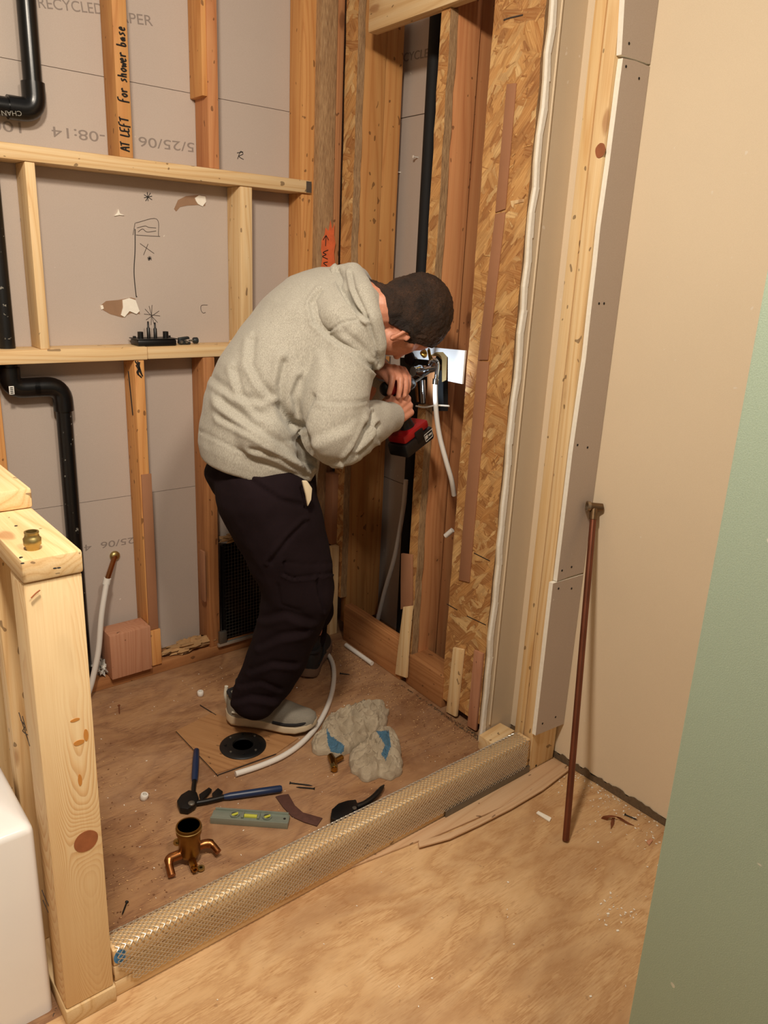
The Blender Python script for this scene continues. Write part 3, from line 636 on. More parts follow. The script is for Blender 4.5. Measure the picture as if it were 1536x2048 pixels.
def strip(pts, lab, holes):
    fr = [PY(a, b, ysf) for a, b in pts]
    o = finish('drywall_strip', MB().prism(fr, (0, .0135, 0), 0, 1), [GREYS, GYP], long=Z3); tag(o, lab, 'drywall strip')
    for a, b in holes: finish('screw_hole', MB().lathe([(.0032, 0), (.0032, .0006)], PY(a, b, ysf), (0, -1, 0), 12), MARK, o)
rx = XR-.002
def onr(y): return (PYrx(y))
def at_x(x, y):   # picture column of the strip's right edge, where it meets the right wall
    lo, hi = x-80, x+80
    for _ in range(40):
        md = (lo+hi)/2
        if PY(md, y, ysf).x > rx: hi = md
        else: lo = md
    return lo
E_ = lambda x, y: (at_x(x, y), y)
strip([(1257, -130), E_(1330, -130), E_(1305, 128), (1262, 116), (1243, 109)], 'top grey drywall strip piece on the end stud, above the crooked joint', [(1258, 87)])
strip([(1246, 116), (1270, 121), E_(1300, 133), E_(1162, 1145), (1140, 1153), (1114, 1163), (1130, 1030), (1145, 905), (1160, 800), (1172, 716), (1178, 660), (1183, 615), (1193, 530), (1201, 452), (1210, 390), (1219, 326), (1226, 270), (1233, 217), (1240, 160)], 'long middle grey drywall strip piece on the end stud', [(1252, 133), (1278, 157), (1198, 607), (1208, 607), (1155, 890), (1175, 895), (1124, 1141), (1143, 1134)])
strip([(1106, 1167), E_(1161, 1149), E_(1120, 1448), (1071, 1471)], 'bottom grey drywall strip piece on end stud, below the long piece', [(1117, 1177), (1143, 1177), (1085, 1447), (1111, 1434)])
# ================================================================ SIDE WALL FRAMING
def sbox(name, u0, u1, e0_, e1_, z0, z1, mat, long=Z3, bev=.003, **k):
    return finish(name, MB().hexa([S(u0, e0_, z0), S(u1, e0_, z0), S(u1, e0_, z1), S(u0, e0_, z1)], [S(u0, e1_, z0), S(u1, e1_, z0), S(u1, e1_, z1), S(u0, e1_, z1)]), mat, long=long, bevel=bev, **k)
def osb_strip(u0, u1, e0_, e1_, z0, z1, lab, seed, name='strand_board_strip'):
    rnd = random.Random(seed); k = max(3, int((z1-z0)/.05)); mb = MB(); L_ = []; R_ = []
    for i in range(k+1):
        z = z0+(z1-z0)*i/k; L_.append((u0+rnd.uniform(-.0025, .0025), z)); R_.append((u1+rnd.uniform(-.002, .002), z))
    for i in range(k):
        a, b, c, d = L_[i], R_[i], R_[i+1], L_[i+1]
        fr = [S(q[0], e0_, q[1]) for q in (a, b, c, d)]; bk = [S(q[0], e1_, q[1]) for q in (a, b, c, d)]
        mb.add(fr+bk, [(0, 1, 2, 3), (7, 6, 5, 4), (1, 5, 6, 2), (3, 7, 4, 0)]+([(0, 4, 5, 1)] if i == 0 else [])+([(2, 6, 7, 3)] if i == k-1 else []), [0, 0, 1, 1]+[1]*((i == 0)+(i == k-1)))
    return tag(finish(name, mb, [OSB, OSBE], long=Z3), lab, 'strand board')
TH = .028
U = lambda x, y, off=0.: US(x, y, off)
uA0, uA1 = U(715, 100), U(690, 100)
uB0, uB1 = U(911-14, 100), U(878, 100)
uC0, uC1 = U(956, 1467), U(883, 1400)
PT = .0     # plates
z_h = PS(850, 32).z
# corner pack
yk = 2.352
def ybox(name, x0, x1, y0, y1, z0, z1, mat, lab, cat, bev=.003): return tag(board(name, (x0, y0, z0), (x1, y1, z1), mat, Z3, bev), lab, cat)
xk = [PY(a, 200, yk).x for a in (640, 672, 690)]
o = ybox('strand_board_strip', xk[0], xk[1], yk, YD-.001, .001, 2.72, OSBE, 'thick layered strand board edge beside the corner stud, with orange spray', 'strand board', .002)
def ppatch(pts, mat, name='orange_spray', th=.0006):
    return finish(name, MB().prism([PY(a, b, yk) for a, b in pts], NB*th), mat, o)
ppatch([(643, 482), (649, 470), (651, 455), (657, 462), (661, 440), (664, 458), (669, 447), (668, 470), (671, 486), (668, 505), (671, 540), (641, 540), (645, 515), (642, 500)], ORANGE)
stroke('marker_arrow', [[PY(652, 470, yk-.001), PY(651, 492, yk-.001)], [PY(646, 480, yk-.001), PY(652, 472, yk-.001), PY(657, 480, yk-.001)], [PY(656, 500, yk-.001), PY(646, 505, yk-.001), PY(652, 509, yk-.001), PY(645, 513, yk-.001), PY(655, 518, yk-.001)], [PY(655, 524, yk-.001), PY(647, 526, yk-.001), PY(654, 532, yk-.001)]], NB, .0014, MARK, o)
ybox('wall_stud', xk[1]+.001, xk[2], yk+.012, YD-.001, .04, 2.72, OLDR, 'narrow reddish stud beside the layered strand board edge in corner', 'stud')
ybox('shim_strip', PY(665, 1000, 2.3).x, PY(680, 1000, 2.3).x, 2.3, 2.35, PY(670, 1088, 2.3).z, PY(670, 950, 2.3).z, BROWNS, 'dark brown shim at corner right of the man knees', 'shim', .001)
ybox('shim_strip', PY(662, 1200, 2.27).x, PY(677, 1200, 2.27).x, 2.275, 2.3, .001, PY(670, 1095, 2.27).z, PINE, 'pale wood shim at the corner foot behind the far shoe', 'shim', .001)
# strips on the shower side of the studs
osb_strip(uA0, uA1-.004, -.0, TH, .16, 2.72, 'strand board strip nearest the corner, left of the double studs', 11)
zcutT, zcutB = PS(880, 700).z, PS(850, 812).z
osb_strip(uB0, uB1, 0, TH, zcutT, PS(893, 18).z, 'tall strand board strip above the valve opening, under the header', 12)
osb_strip(uB0, uB1, 0, TH, .04, zcutB, 'strand board strip running down from the valve opening to the plate', 13)
W_ = osb_strip(uC0+.0, uC1, 0, TH, .035, 2.72, 'wide strand board sheet between open bays and the white gypsum edge', 14, 'strand_board_sheet')
def sstud(u0, e0_, lab, mat=OLD, th=.038, z0=.04, z1=2.72):
    return tag(sbox('wall_stud', u0, u0+th, e0_, e0_+(.089 if e0_ < .05 else .074), z0, z1, mat), lab, 'stud')
sstud(uA0+.004, TH+.001, 'orange stud left of the grey cavity, front one of the pair', OLD)
sstud(uA0+.010, TH+.0915, 'orange stud left of the grey cavity, rear one of the pair', OLD)
sstud(uB0+.004, TH+.001, 'reddish stud behind the strip above the valve, front one of pair', OLDR)
sstud(uB0+.012, TH+.092, 'reddish stud right of the valve, rear one of the pair', OLDR)
sstud(uC1-.045, TH+.001, 'hidden-edge stud behind the wide strand board sheet', OLDD)
sstud(uC0+.004, TH+.001, 'stud behind the right edge of the wide strand board', OLDD)
# header
h0, h1 = U(957, 7), U(746, 58)
tag(sbox('header_board', h0-.02, h1, -.02, .018, z_h, z_h+.13, PINE, SD, .005), 'pale horizontal header board at the top of the side wall bays', 'board')
# plates
g = PS(740, 1235); zp = PS(740, 1230, -.015).z
tag(sbox('bottom_plate', U(800, 1345, -.012), U(686, 1272, -.012), -.012, .026, .0005, .15, OLDD, SD), 'tall brown board at floor level right of the far shoe', 'board')
tag(sbox('bottom_plate', U(883, 1395, -.006), U(812, 1350, -.006), -.006, .032+.05, .0005, .118, OLDD, SD), 'short brown floor-level board in the open bay below the valve', 'board')
# shims and brown strips
def squad(name, pts, off, th, mat, lab, cat, bev=.001):
    return tag(finish(name, MB().prism([PS(a, b, off) for a, b in pts], SE*th), mat, long=Z3, bevel=bev), lab, cat)
squad('shim_strip', [(802, 1107), (822, 1110), (822, 1213), (801, 1219), (801, 1160)], -.012, .010, BROWNS, 'dark brown shim on strand board edge left of the lower open bay', 'shim')
squad('shim_strip', [(806, 1214), (823, 1212), (816, 1290), (812, 1356), (790, 1348), (797, 1285)], -.022, .009, PINE, 'pale rounded wood strip covering the joint between two floor boards', 'shim')
squad('cardboard_strip', [(1013, 168), (1032, 166), (1010, 418), (990, 425)], -.004, .0035, BROWNS, 'upper brown cardboard strip on the wide strand board', 'strip')
squad('cardboard_strip', [(990, 428), (1010, 424), (975, 720), (955, 720)], -.004, .0035, BROWNS, 'second brown strip, on the wide strand board beside the man head', 'strip')
squad('cardboard_strip', [(955, 722), (977, 724), (938, 1165), (917, 1160), (930, 1000)], -.0045, .004, BROWNS, 'long lower brown strip on the wide strand board', 'strip')
squad('shim_strip', [(906, 1295), (925, 1300), (911, 1434), (892, 1424)], -.012, .011, PINE, 'pale pointed shim at bottom of the wide strand board', 'shim')
squad('shim_strip', [(948, 1300), (965, 1308), (951, 1462), (934, 1452)], -.009, .008, BLOCK, 'pinkish shim low beside the white gypsum edge', 'shim')
for (a, b), (c, d) in (((934, 1232), (972, 1250)), ((894, 1208), (915, 1220)), ((948, 1106), (980, 1122))):
    finish('panel_seam', MB().tube([PS(a, b), PS(c, d)], .0014, 5), MARK, W_)
stroke('marker_dash', [[PS(1008, 40), PS(1020, 36), PS(1046, 30)]], NSD, .002, PENC, W_)
q = [PS(a, b) for a, b in ((1022, 402), (1048, 398), (1048, 404), (1030, 408), (1027, 416), (1024, 412))]
finish('torn_splinter', MB().prism(q, NSD*.002), PINE, W_)
rnd = random.Random(9); mb = MB()
for k in range(150):
    z = rnd.uniform(.1, 2.2); u = rnd.uniform(uC0+.01, uC1-.01); a = rnd.uniform(0, 3.14); L_ = rnd.uniform(.01, .04)
    d = SD*math.cos(a)*L_+Z3*math.sin(a)*L_; n_ = SD*-math.sin(a)*.003+Z3*math.cos(a)*.003; p = S(u, -.0008, z)
    if not (uC0 < u+math.cos(a)*L_ < uC1): continue
    mb.add([p-n_, p+d-n_*.4, p+d+n_*.4-SE*.002*rnd.random(), p+n_], [(0, 1, 2, 3)])
fo = finish('raised_flakes', mb, OSB, W_); fo['kind'] = 'stuff'
# side cavity: text, black pipe, screws and white tube
def ps(x, y): return PS(x, y, e0-.0005)
text('printed_text', 'RECYCLED', ps(790, 127), ps(868, 112), .026, NSD, STAMP, WS)
e_p = .185; a = PS(864, 100, e_p); b = PS(801, 1180, e_p); pc = (a+b)/2
root = tag(finish('vent_pipe', MB().tube([(pc.x+.004, pc.y-.012, .0), (pc.x+.004, pc.y-.012, 2.72)], .022, 20), plain('matt black pipe', '0b0b0c', .75), smooth=True), 'vertical black pipe inside the side wall cavity', 'pipe')
for a, b in ((801, 345), (836, 315)):
    p = PS(a, b, e0); mb = MB().tube([p, p-SE*.02], .0025, 8).lathe([(.005, 0), (.005, .002), (.002, .003)], p-SE*.02, -SE, 10)
    tag(finish('wall_anchor', mb, WHT, smooth=True), 'white plastic anchor poking through the cavity drywall, %s' % ('the lower left one' if a < 810 else 'the upper right one'), 'anchor')
tag(finish('supply_tube', MB().tube(smooth_path([PS(812, 960, .12), PS(806, 1020, .12), PS(790, 1110, .12), PS(770, 1180, .12), PS(755, 1240, .12)]), .0085, 12), PEX, smooth=True), 'white tube slanting down inside the cavity right of the man knees', 'tube')
tag(finish('tube_stub', MB().tube([PS(905, 1060, .02), PS(891, 1072, .01)], .008, 12), PEX, smooth=True), 'stubby white tube end poking out in lower bay', 'tube')
# ================================================================ VALVE AREA
root = empty('backing_board', PS(850, 730), 'white backing board framing the valve, lit bluish by the drill light', 'board')
mb = MB(); ez = -.006
mb.prism([PS(a, b, ez) for a, b in ((770, 697), (845, 693), (930, 701), (924, 768), (896, 762), (896, 715), (886, 704), (872, 704), (858, 712), (858, 720), (770, 712))], SE*.006)
finish('board', mb, plain('white board', 'e6e4e2', .6), root)
BR2 = plain('brass plate', 'b89a68', .4, .6)
mb = MB(); mb.prism([PS(a, b, -.004) for a, b in ((832, 702), (885, 702), (894, 712), (892, 760), (884, 764), (884, 720), (876, 712), (832, 712))], SE*.004)
finish('valve_bracket', mb, BR2, root)
cav = finish('wall_opening', MB().prism([PS(a, b, .030) for a, b in ((800, 705), (894, 705), (894, 822), (800, 822))], SE*.004), plain('opening shade black', '0a0a0b', .8), root)  # solid black sheet painting the dark inside the opening
mb = MB(); pts = smooth_path([PS(832, 812, -.003), PS(850, 815, -.004), (PS(872, 811, -.004)), PS(898, 812, -.003)], 4)
mb.tube(pts, .0028, 6); finish('cut_edge', mb, GYP, root)
VC = PS(858, 735, .0)
vroot = empty('shower_valve', VC, 'brass and chrome shower valve body inside the lit wall opening', 'valve')
def ec(x, y, off): return PS(x, y, off)
c = ec(858, 742, -.0)
finish('valve_body', MB().lathe([(.018, -.01), (.020, 0), (.020, .02), (.016, .03), (.016, .04)], ec(846, 742, .0), -SE, 24), CHROME, vroot, smooth=True)
finish('side_port', MB().tube([ec(826, 752, 0), ec(846, 742, -.002), ec(866, 738, -.002), ec(882, 735, -.0)], [.010, .013, .011, .009], 16), CHROME, vroot, smooth=True)
finish('riser_tube', MB().tube([ec(845, 760, .004), ec(847, 806, .006)], .0085, 18), CHROME, vroot, smooth=True)
finish('riser_tube', MB().tube([ec(832, 765, .006), ec(836, 804, .006)], .005, 14), COPPERB, vroot, smooth=True)
finish('brass_cap', MB().lathe([(.012, 0), (.014, .006), (.010, .014), (.006, .02)], ec(852, 708, .0), -SE+Z3*.2, 18), BRASS, vroot, smooth=True)
finish('brass_cap', MB().tube([ec(858, 700, -.006), ec(862, 722, -.006)], .006, 12), BRASS, vroot, smooth=True)
finish('chrome_elbow', MB().tube(smooth_path([ec(860, 728, -.008), ec(868, 720, -.014), ec(875, 726, -.016), ec(874, 745, -.016), ec(872, 760, -.016)]), .007, 14), CHROME, vroot, smooth=True)
finish('crimp_ring', MB().tube([ec(872, 757, -.016), ec(871, 768, -.016)], .0105, 14), CHROME, vroot, smooth=True)
tb = finish('supply_tube', MB().tube(smooth_path([ec(871, 762, -.016), ec(871, 800, -.018), ec(874, 840, -.02), ec(881, 880, -.018), ec(893, 925, -.012), ec(903, 960, .004), ec(908, 990, .03)]), .0078, 14), PEX, smooth=True)
tag(tb, 'white flexible tube curving down from the valve to the right', 'tube')
finish('round_cover', MB().lathe([(.001, 0), (.0215, 0), (.0215, .006), (.019, .009), (.001, .009)], ec(821, 717, -.007), -SE+NB*.2, 28), plain('dark bronze', '2a1a14', .25, .6), vroot, smooth=True)
# ================================================================ THINGS ON THE SHELF BOARD
zs_ = zD_
def onz(x, y, z): q = PZ(x, y, z); return V((q.x, q.y, z))
ts = onz(306, 690, zs_)
ts.y = min(max(ts.y, YB+.03), YB+.045)
root = empty('tool_stand', ts, 'black plastic tool stand with four pegs on lower shelf board', 'tool holder')
bx = ts.x-.062
mb = MB().box((bx, ts.y-.034, zs_), (bx+.128, ts.y+.03, zs_+.019)); finish('base', mb, BLK, root, bevel=.004)
finish('lip', MB().box((bx-.003, ts.y-.036, zs_+.0195), (bx+.131, ts.y+.032, zs_+.0225)), BLK, root, bevel=.001)
for dx_, dy_, h_, r_ in ((.047, -.004, .052, .0055), (.072, .002, .048, .0055)): finish('peg', MB().lathe([(r_, 0), (r_, h_*.6), (r_*.6, h_*.65), (r_*.5, h_), (.001, h_)], (bx+dx_, ts.y+dy_, zs_+.022), Z3, 12), BLK, root, smooth=True)
for dx_ in (.022, .106): finish('socket', MB().lathe([(.009, 0), (.009, .02), (.005, .02), (.005, .003), (.001, .003)], (bx+dx_, ts.y, zs_+.022), Z3, 14), BLK, root, smooth=True)
for dx_ in (.006, .122): finish('foot_screw', MB().lathe([(.005, 0), (.005, .006), (.001, .006)], (bx+dx_, ts.y+.01, zs_+.022), Z3, 10), BLK, root, smooth=True)
tc = V((PY(376, 682, YB+.03).x, YB+.03, zs_))
root = empty('tube_cutter', tc, 'small dark tube cutter lying on shelf board beside black tool stand', 'tube cutter')
DG = plain('dark grey cast metal', '34383a', .4, .5)
finish('frame', MB().prism([tc+V(q) for q in ((-.032, 0, .004), (-.03, 0, .022), (.004, 0, .026), (.008, 0, .018), (-.012, 0, .014), (-.012, 0, .009), (.01, 0, .008), (.01, 0, .0), (-.026, 0, .0))], (0, .014, 0)), DG, root, bevel=.002)
finish('knob', MB().lathe([(.009, 0), (.0105, .003), (.0105, .014), (.008, .016), (.001, .016)], tc+V((.022, .007, .012)), (1, 0, 0), 12), DG, root, smooth=True)
finish('screw_shaft', MB().tube([tc+V((.006, .007, .012)), tc+V((.024, .007, .012))], .003, 8), STEELD, root)
for k in (-.024, -.006): finish('roller', MB().lathe([(.005, 0), (.005, .01), (.001, .01)], tc+V((k, -.004, .009)), (0, 1, 0), 12), STEELD, root, smooth=True)
tag(finish('wood_chip', MB().box((PY(460, 680, YB+.02).x, YB+.01, zs_), (PY(474, 680, YB+.02).x, YB+.03, zs_+.011)), PINE, bevel=.001), 'tiny pale wood cube on the shelf board against the short right stud', 'wood chip')
# ================================================================ FLOOR THINGS IN THE SHOWER
def Z(x, y, z=0.): return onz(x, y, z)
# inlaid plywood square under the flange
fp = [(350, 1464), (424, 1427), (596, 1478), (550, 1510), (430, 1549)]
pl_ = finish('floor_patch', MB().prism([Z(a, b, .0005) for a, b in fp], (0, 0, .003)), wood('orange slatted ply', '865c3a', 'a67a50', 'b2875c', ring=9, knots=False), long=(Z(424, 1427)-Z(596, 1478))); tag(pl_, 'square orange plywood patch let into the shower floor under the flange', 'plywood patch')
for pp in (((352, 1463), (436, 1552)), ((436, 1550), (552, 1508)), ((400, 1410), (432, 1430))):
    stroke('saw_cut', [[Z(a, b, .0036) for a, b in pp]], Z3, .0012, MARK, pl_)
fc = Z(486, 1494); R_ = .070
root = empty('drain_flange', fc, 'round black drain flange on the floor under near shoe', 'drain flange')
finish('ring', MB().lathe([(.030, .006), (.032, .011), (.050, .0105), (R_-.004, .009), (R_, .006), (R_, .0036), (.028, .0036)], fc, Z3, 40), BLK, root, smooth=True)
finish('throat', MB().lathe([(.0298, .0060), (.0298, .0038), (.001, .0038)], fc, Z3, 32), DARK, root, smooth=True)
for k in range(8):
    a = k*math.pi/4+.3; finish('bolt', MB().lathe([(.0036, 0), (.0036, .003), (.001, .004)], fc+V((math.cos(a)*.052, math.sin(a)*.052, .0100)), Z3, 10), BLKM if k % 2 else STEELD, root, smooth=True)
# crimping tool, blue grips
hd = Z(376, 1612, .012)
root = empty('crimping_tool', V((hd.x, hd.y, 0)), 'black long-handled crimping tool with two navy blue grips, opened', 'crimper')
mb = MB().prism([Z(a, b, .004) for a, b in ((354, 1612), (362, 1600), (378, 1590), (394, 1594), (398, 1606), (390, 1620), (376, 1629), (360, 1627))], (0, 0, .018)); finish('jaw_head', mb, BLKM, root, bevel=.003)
finish('pivot', MB().lathe([(.009, 0), (.009, .004), (.006, .006), (.001, .006)], Z(383, 1608, .0225), Z3, 14), STEELD, root, smooth=True)
a1, a2, a3 = Z(388, 1600, .012), Z(389, 1562, .012), Z(393, 1499, .014)
finish('handle', MB().tube(smooth_path([a1, Z(387, 1580, .012), a2]), .0065, 10), BLKM, root, smooth=True)
finish('grip', MB().tube([a2, a2.lerp(a3, .1), a2.lerp(a3, .6), a3.lerp(a2, .03), a3], [.0075, .0095, .0098, .0085, .005], 14), BLUE, root, smooth=True)
b1, b2, b3 = Z(392, 1606, .012), Z(448, 1594, .012), Z(564, 1577, .014)
finish('handle', MB().tube(smooth_path([b1, Z(415, 1602, .012), b2]), .0072, 10), BLKM, root, smooth=True)
finish('grip', MB().tube([b2, b2.lerp(b3, .1), b2.lerp(b3, .6), b3.lerp(b2, .03), b3], [.0075, .010, .0105, .010, .007], 14), BLUE, root, smooth=True)
finish('link_arm', MB().prism([Z(a, b, .006) for a, b in ((398, 1592), (418, 1578), (424, 1582), (416, 1592), (402, 1604))], (0, 0, .006)), BLKM, root, bevel=.001)
finish('link_arm', MB().prism([Z(a, b, .006) for a, b in ((424, 1590), (436, 1579), (446, 1586), (440, 1596), (426, 1600))], (0, 0, .006)), BLKM, root, bevel=.001)
# torpedo level
lv = [Z(a, b, .016) for a, b in ((425, 1628), (579, 1639), (577, 1651), (419, 1638))]
root = empty('spirit_level', sum(lv, V())/4, 'short grey-green spirit level lying on floor near the curb', 'level')
ux = (lv[1]-lv[0]).normalized(); uy = ux.cross(Z3)*-1; c0_ = Z(498, 1652, 0)
if uy.y < 0: uy = -uy
Lh = (lv[1]-lv[0]).length/2
def lvp(a, b, z): return c0_+ux*a+uy*b+V((0, 0, z))
def lbox(mb, a0, a1, b0, b1, z0, z1, mi=0): return mb.hexa([lvp(a0, b0, z0), lvp(a1, b0, z0), lvp(a1, b0, z1), lvp(a0, b0, z1)], [lvp(a0, b1, z0), lvp(a1, b1, z0), lvp(a1, b1, z1), lvp(a0, b1, z1)], mi)
finish('body', lbox(MB(), -Lh, Lh, .004, .036, .003, .014), LVL, root, bevel=.001)
finish('rail', lbox(MB(), -Lh, Lh, -.002, .0038, .0, .019), LVL, root, bevel=.001)
finish('rail', lbox(MB(), -Lh*.96, Lh*.96, .0362, .041, .0, .019), LVL, root, bevel=.001)
for a in (-.042, .044):
    finish('vial_ring', MB().lathe([(.0125, .0142), (.0125, .019), (.009, .019), (.009, .0142)], lvp(a, .020, 0), Z3, 24), LVL, root, smooth=True)
    vr = finish('vial', MB().tube([lvp(a-.007, .015, .017), lvp(a+.007, .025, .017)], .0035, 12), VIAL, root, smooth=True)
finish('vial', MB().tube([lvp(-.016, .018, .0165), lvp(.018, .018, .0165)], .0052, 14), VIAL, root, smooth=True)
finish('vial_ring', lbox(lbox(MB(), -.023, -.017, .008, .03, .0142, .021), .019, .025, .008, .03, .0142, .021), LVL, root, bevel=.001)
finish('hang_hole', MB().lathe([(.0035, .0142), (.0035, .0146)], lvp(Lh-.012, .02, 0), Z3, 14), MARK, root)
# brass shower valve
vc = Z(380, 1722, 0)
root = empty('brass_valve', vc, 'brass shower valve standing open end up on the shower floor', 'valve')
finish('body', MB().lathe([(.001, .016), (.016, .016), (.024, .022), (.0255, .034), (.0265, .060), (.0275, .084), (.0305, .086), (.0305, .104), (.0295, .106), (.0265, .106), (.0255, .03), (.001, .03)], vc, Z3, 36), plain('valve body brass', '94723c', .35, 1, var=.2), root, smooth=True)
finish('bore', MB().lathe([(.0264, .1045), (.0250, .032), (.001, .032), (.001, .0315), (.0252, .0315), (.0266, .1045)], vc, Z3, 36), plain('shaded copper bore', '6c3c1c', .4, .8), root, smooth=True)  # coppery inside, coloured darker to paint the shade within the cup
finish('thread_ring', MB().lathe([(.0295, .096), (.0315, .097), (.0315, .099), (.0295, .100)], vc, Z3, 36), BRASSD, root, smooth=True)
def gnd(x, y, z): return Z(x, y, z)
q = [V((vc.x, vc.y, .028)), gnd(352, 1712, .03), gnd(338, 1722, .028), gnd(344, 1752, .012)]
finish('side_elbow', MB().tube(smooth_path(q, 5), [.012]*11+[.009]*5, 16), COPPERB, root, smooth=True)
q = [V((vc.x, vc.y, .028)), gnd(402, 1690, .03), gnd(422, 1688, .03), gnd(437, 1704, .022)]
finish('side_elbow', MB().tube(smooth_path(q, 5), [.011]*11+[.008]*5, 16), COPPERB, root, smooth=True)
d_ = (gnd(392, 1745, .018)-vc); d_.z = 0; d_.normalize()
finish('front_port', MB().tube([vc+V((0, 0, .02))+d_*.01, vc+V((0, 0, .018))+d_*.046], .0095, 6), BRASS, root)
finish('front_port', MB().lathe([(.007, 0), (.007, .008), (.0045, .008), (.0045, .002), (.001, .002)], vc+V((0, 0, .018))+d_*.046, d_, 16), BRASS, root, smooth=True)
finish('mount_ear', MB().lathe([(.009, 0), (.009, .005), (.004, .005), (.004, .0)], gnd(402, 1738, .004), Z3, 16), BRASSD, root, smooth=True)
finish('mount_ear', MB().lathe([(.010, 0), (.010, .004), (.004, .004), (.004, 0)], vc+V((-.025, .012, .062)), (-.4, -.8, 0), 16), BRASSD, root, smooth=True)
# white plastic caps, rags, strips, screws
for (a, b), lab in (((401, 1391), 'white plastic cap lying left of the near shoe heel'), ((287, 1598), 'white plastic cap lying alone left of the crimping tool')):
    c_ = Z(a, b, 0); tag(finish('plastic_cap', MB().lathe([(.0085, 0), (.0105, .002), (.0105, .015), (.009, .017), (.006, .017), (.006, .006), (.001, .006)], c_, Z3+V((.2, -.2, 0)) if a < 300 else Z3, 22), WHT, smooth=True), lab, 'cap')
q = [(551, 1594), (562, 1591), (577, 1589), (590, 1612), (606, 1626), (645, 1637), (634, 1653), (608, 1645), (584, 1634), (566, 1615)]
tag(finish('sanding_strip', MB().prism([Z(a, b, .002) for a, b in q], (0, 0, .0022)), LEATH, bevel=.0005), 'dark brown bent abrasive strip beside the spirit level', 'strip')
def screw(a, b, c, d, lab, L_=None, name='screw', mat=BLKM):
    p, q = Z(a, b, .003), Z(c, d, .003); mb = MB().tube([p, p.lerp(q, .8), q], [.0019, .0018, .0004], 8).lathe([(.0019, 0), (.0042, -.003), (.0042, -.0036), (.001, -.0036)], p, (q-p), 10)
    return tag(finish(name, mb, mat, smooth=True), lab, name)
screw(582, 1566, 625, 1571, 'black screw with head at left, upper of the crossed pair')
screw(627, 1577, 592, 1574, 'black screw with head at right, lower of the crossed pair')
screw(253, 1806, 244, 1830, 'lone black screw near the half wall post and curb')
screw(1252, 1630, 1275, 1640, 'black screw at the foot of beige wall beside rusty strap')
screw(682, 1347, 700, 1349, 'dark screw on the stained floor beyond the rags')
screw(238, 1412, 239, 1428, 'small brown screw on floor near the half wall end', mat=RUST)
# pex tube around the feet and a loose offcut
tag(finish('supply_tube', MB().tube(smooth_path([Z(471, 1548, .01), Z(520, 1532, .01), Z(566, 1512, .01), Z(603, 1486, .01), Z(634, 1452, .01), Z(656, 1410, .01), Z(667, 1368, .01), Z(666, 1330, .01), Z(652, 1305, .01), Z(625, 1290, .01)]), .0085, 14), PEX, smooth=True), 'long white flexible tube curling around the near shoe on floor', 'tube')
tag(finish('tube_offcut', MB().tube([Z(692, 1290, .009), Z(744, 1327, .009)], .0085, 14), PEX, smooth=True), 'short straight white tube offcut at the foot of side wall', 'tube')
# brass fitting under the rag
bf = Z(668, 1532, .0)
root = empty('brass_fitting', bf, 'small brass fitting with stubby branch beside the rags', 'pipe fitting')
finish('body', MB().tube([Z(661, 1512, .014), Z(667, 1524, .014), Z(669, 1540, .012)], [.010, .012, .0085], 16), BRASS, root, smooth=True)
finish('branch', MB().tube([Z(667, 1524, .014), Z(684, 1514, .014)], .008, 14), BRASS, root, smooth=True)
finish('nut', MB().tube([Z(667, 1530, .013), Z(668.5, 1538, .012)], .0115, 6), BRASSD, root)
# black scissor cutter behind the curb
root = empty('scissor_cutter', Z(680, 1630), 'black hand cutter lying against the inside of the curb', 'cutter')
finish('jaw', MB().prism([Z(a, b, .004) for a, b in ((660, 1648), (663, 1630), (676, 1618), (694, 1612), (712, 1610), (716, 1622), (700, 1640), (680, 1656))], (0, 0, .02)), BLK, root, bevel=.004)
finish('handle', MB().tube(smooth_path([Z(706, 1616, .014), Z(728, 1608, .014), Z(750, 1592, .014), Z(768, 1570, .014)]), [.009]*8+[.0085]*12+[.007, .007, .006, .004, .002], 12), BLK, root, smooth=True)
finish('handle', MB().tube(smooth_path([Z(704, 1626, .012), Z(735, 1622, .012), Z(765, 1604, .012)]), .007, 12), BLUE, root, smooth=True)
finish('pivot', MB().lathe([(.006, 0), (.006, .003), (.001, .004)], Z(709, 1617, .024), Z3, 12), STEELD, root, smooth=True)
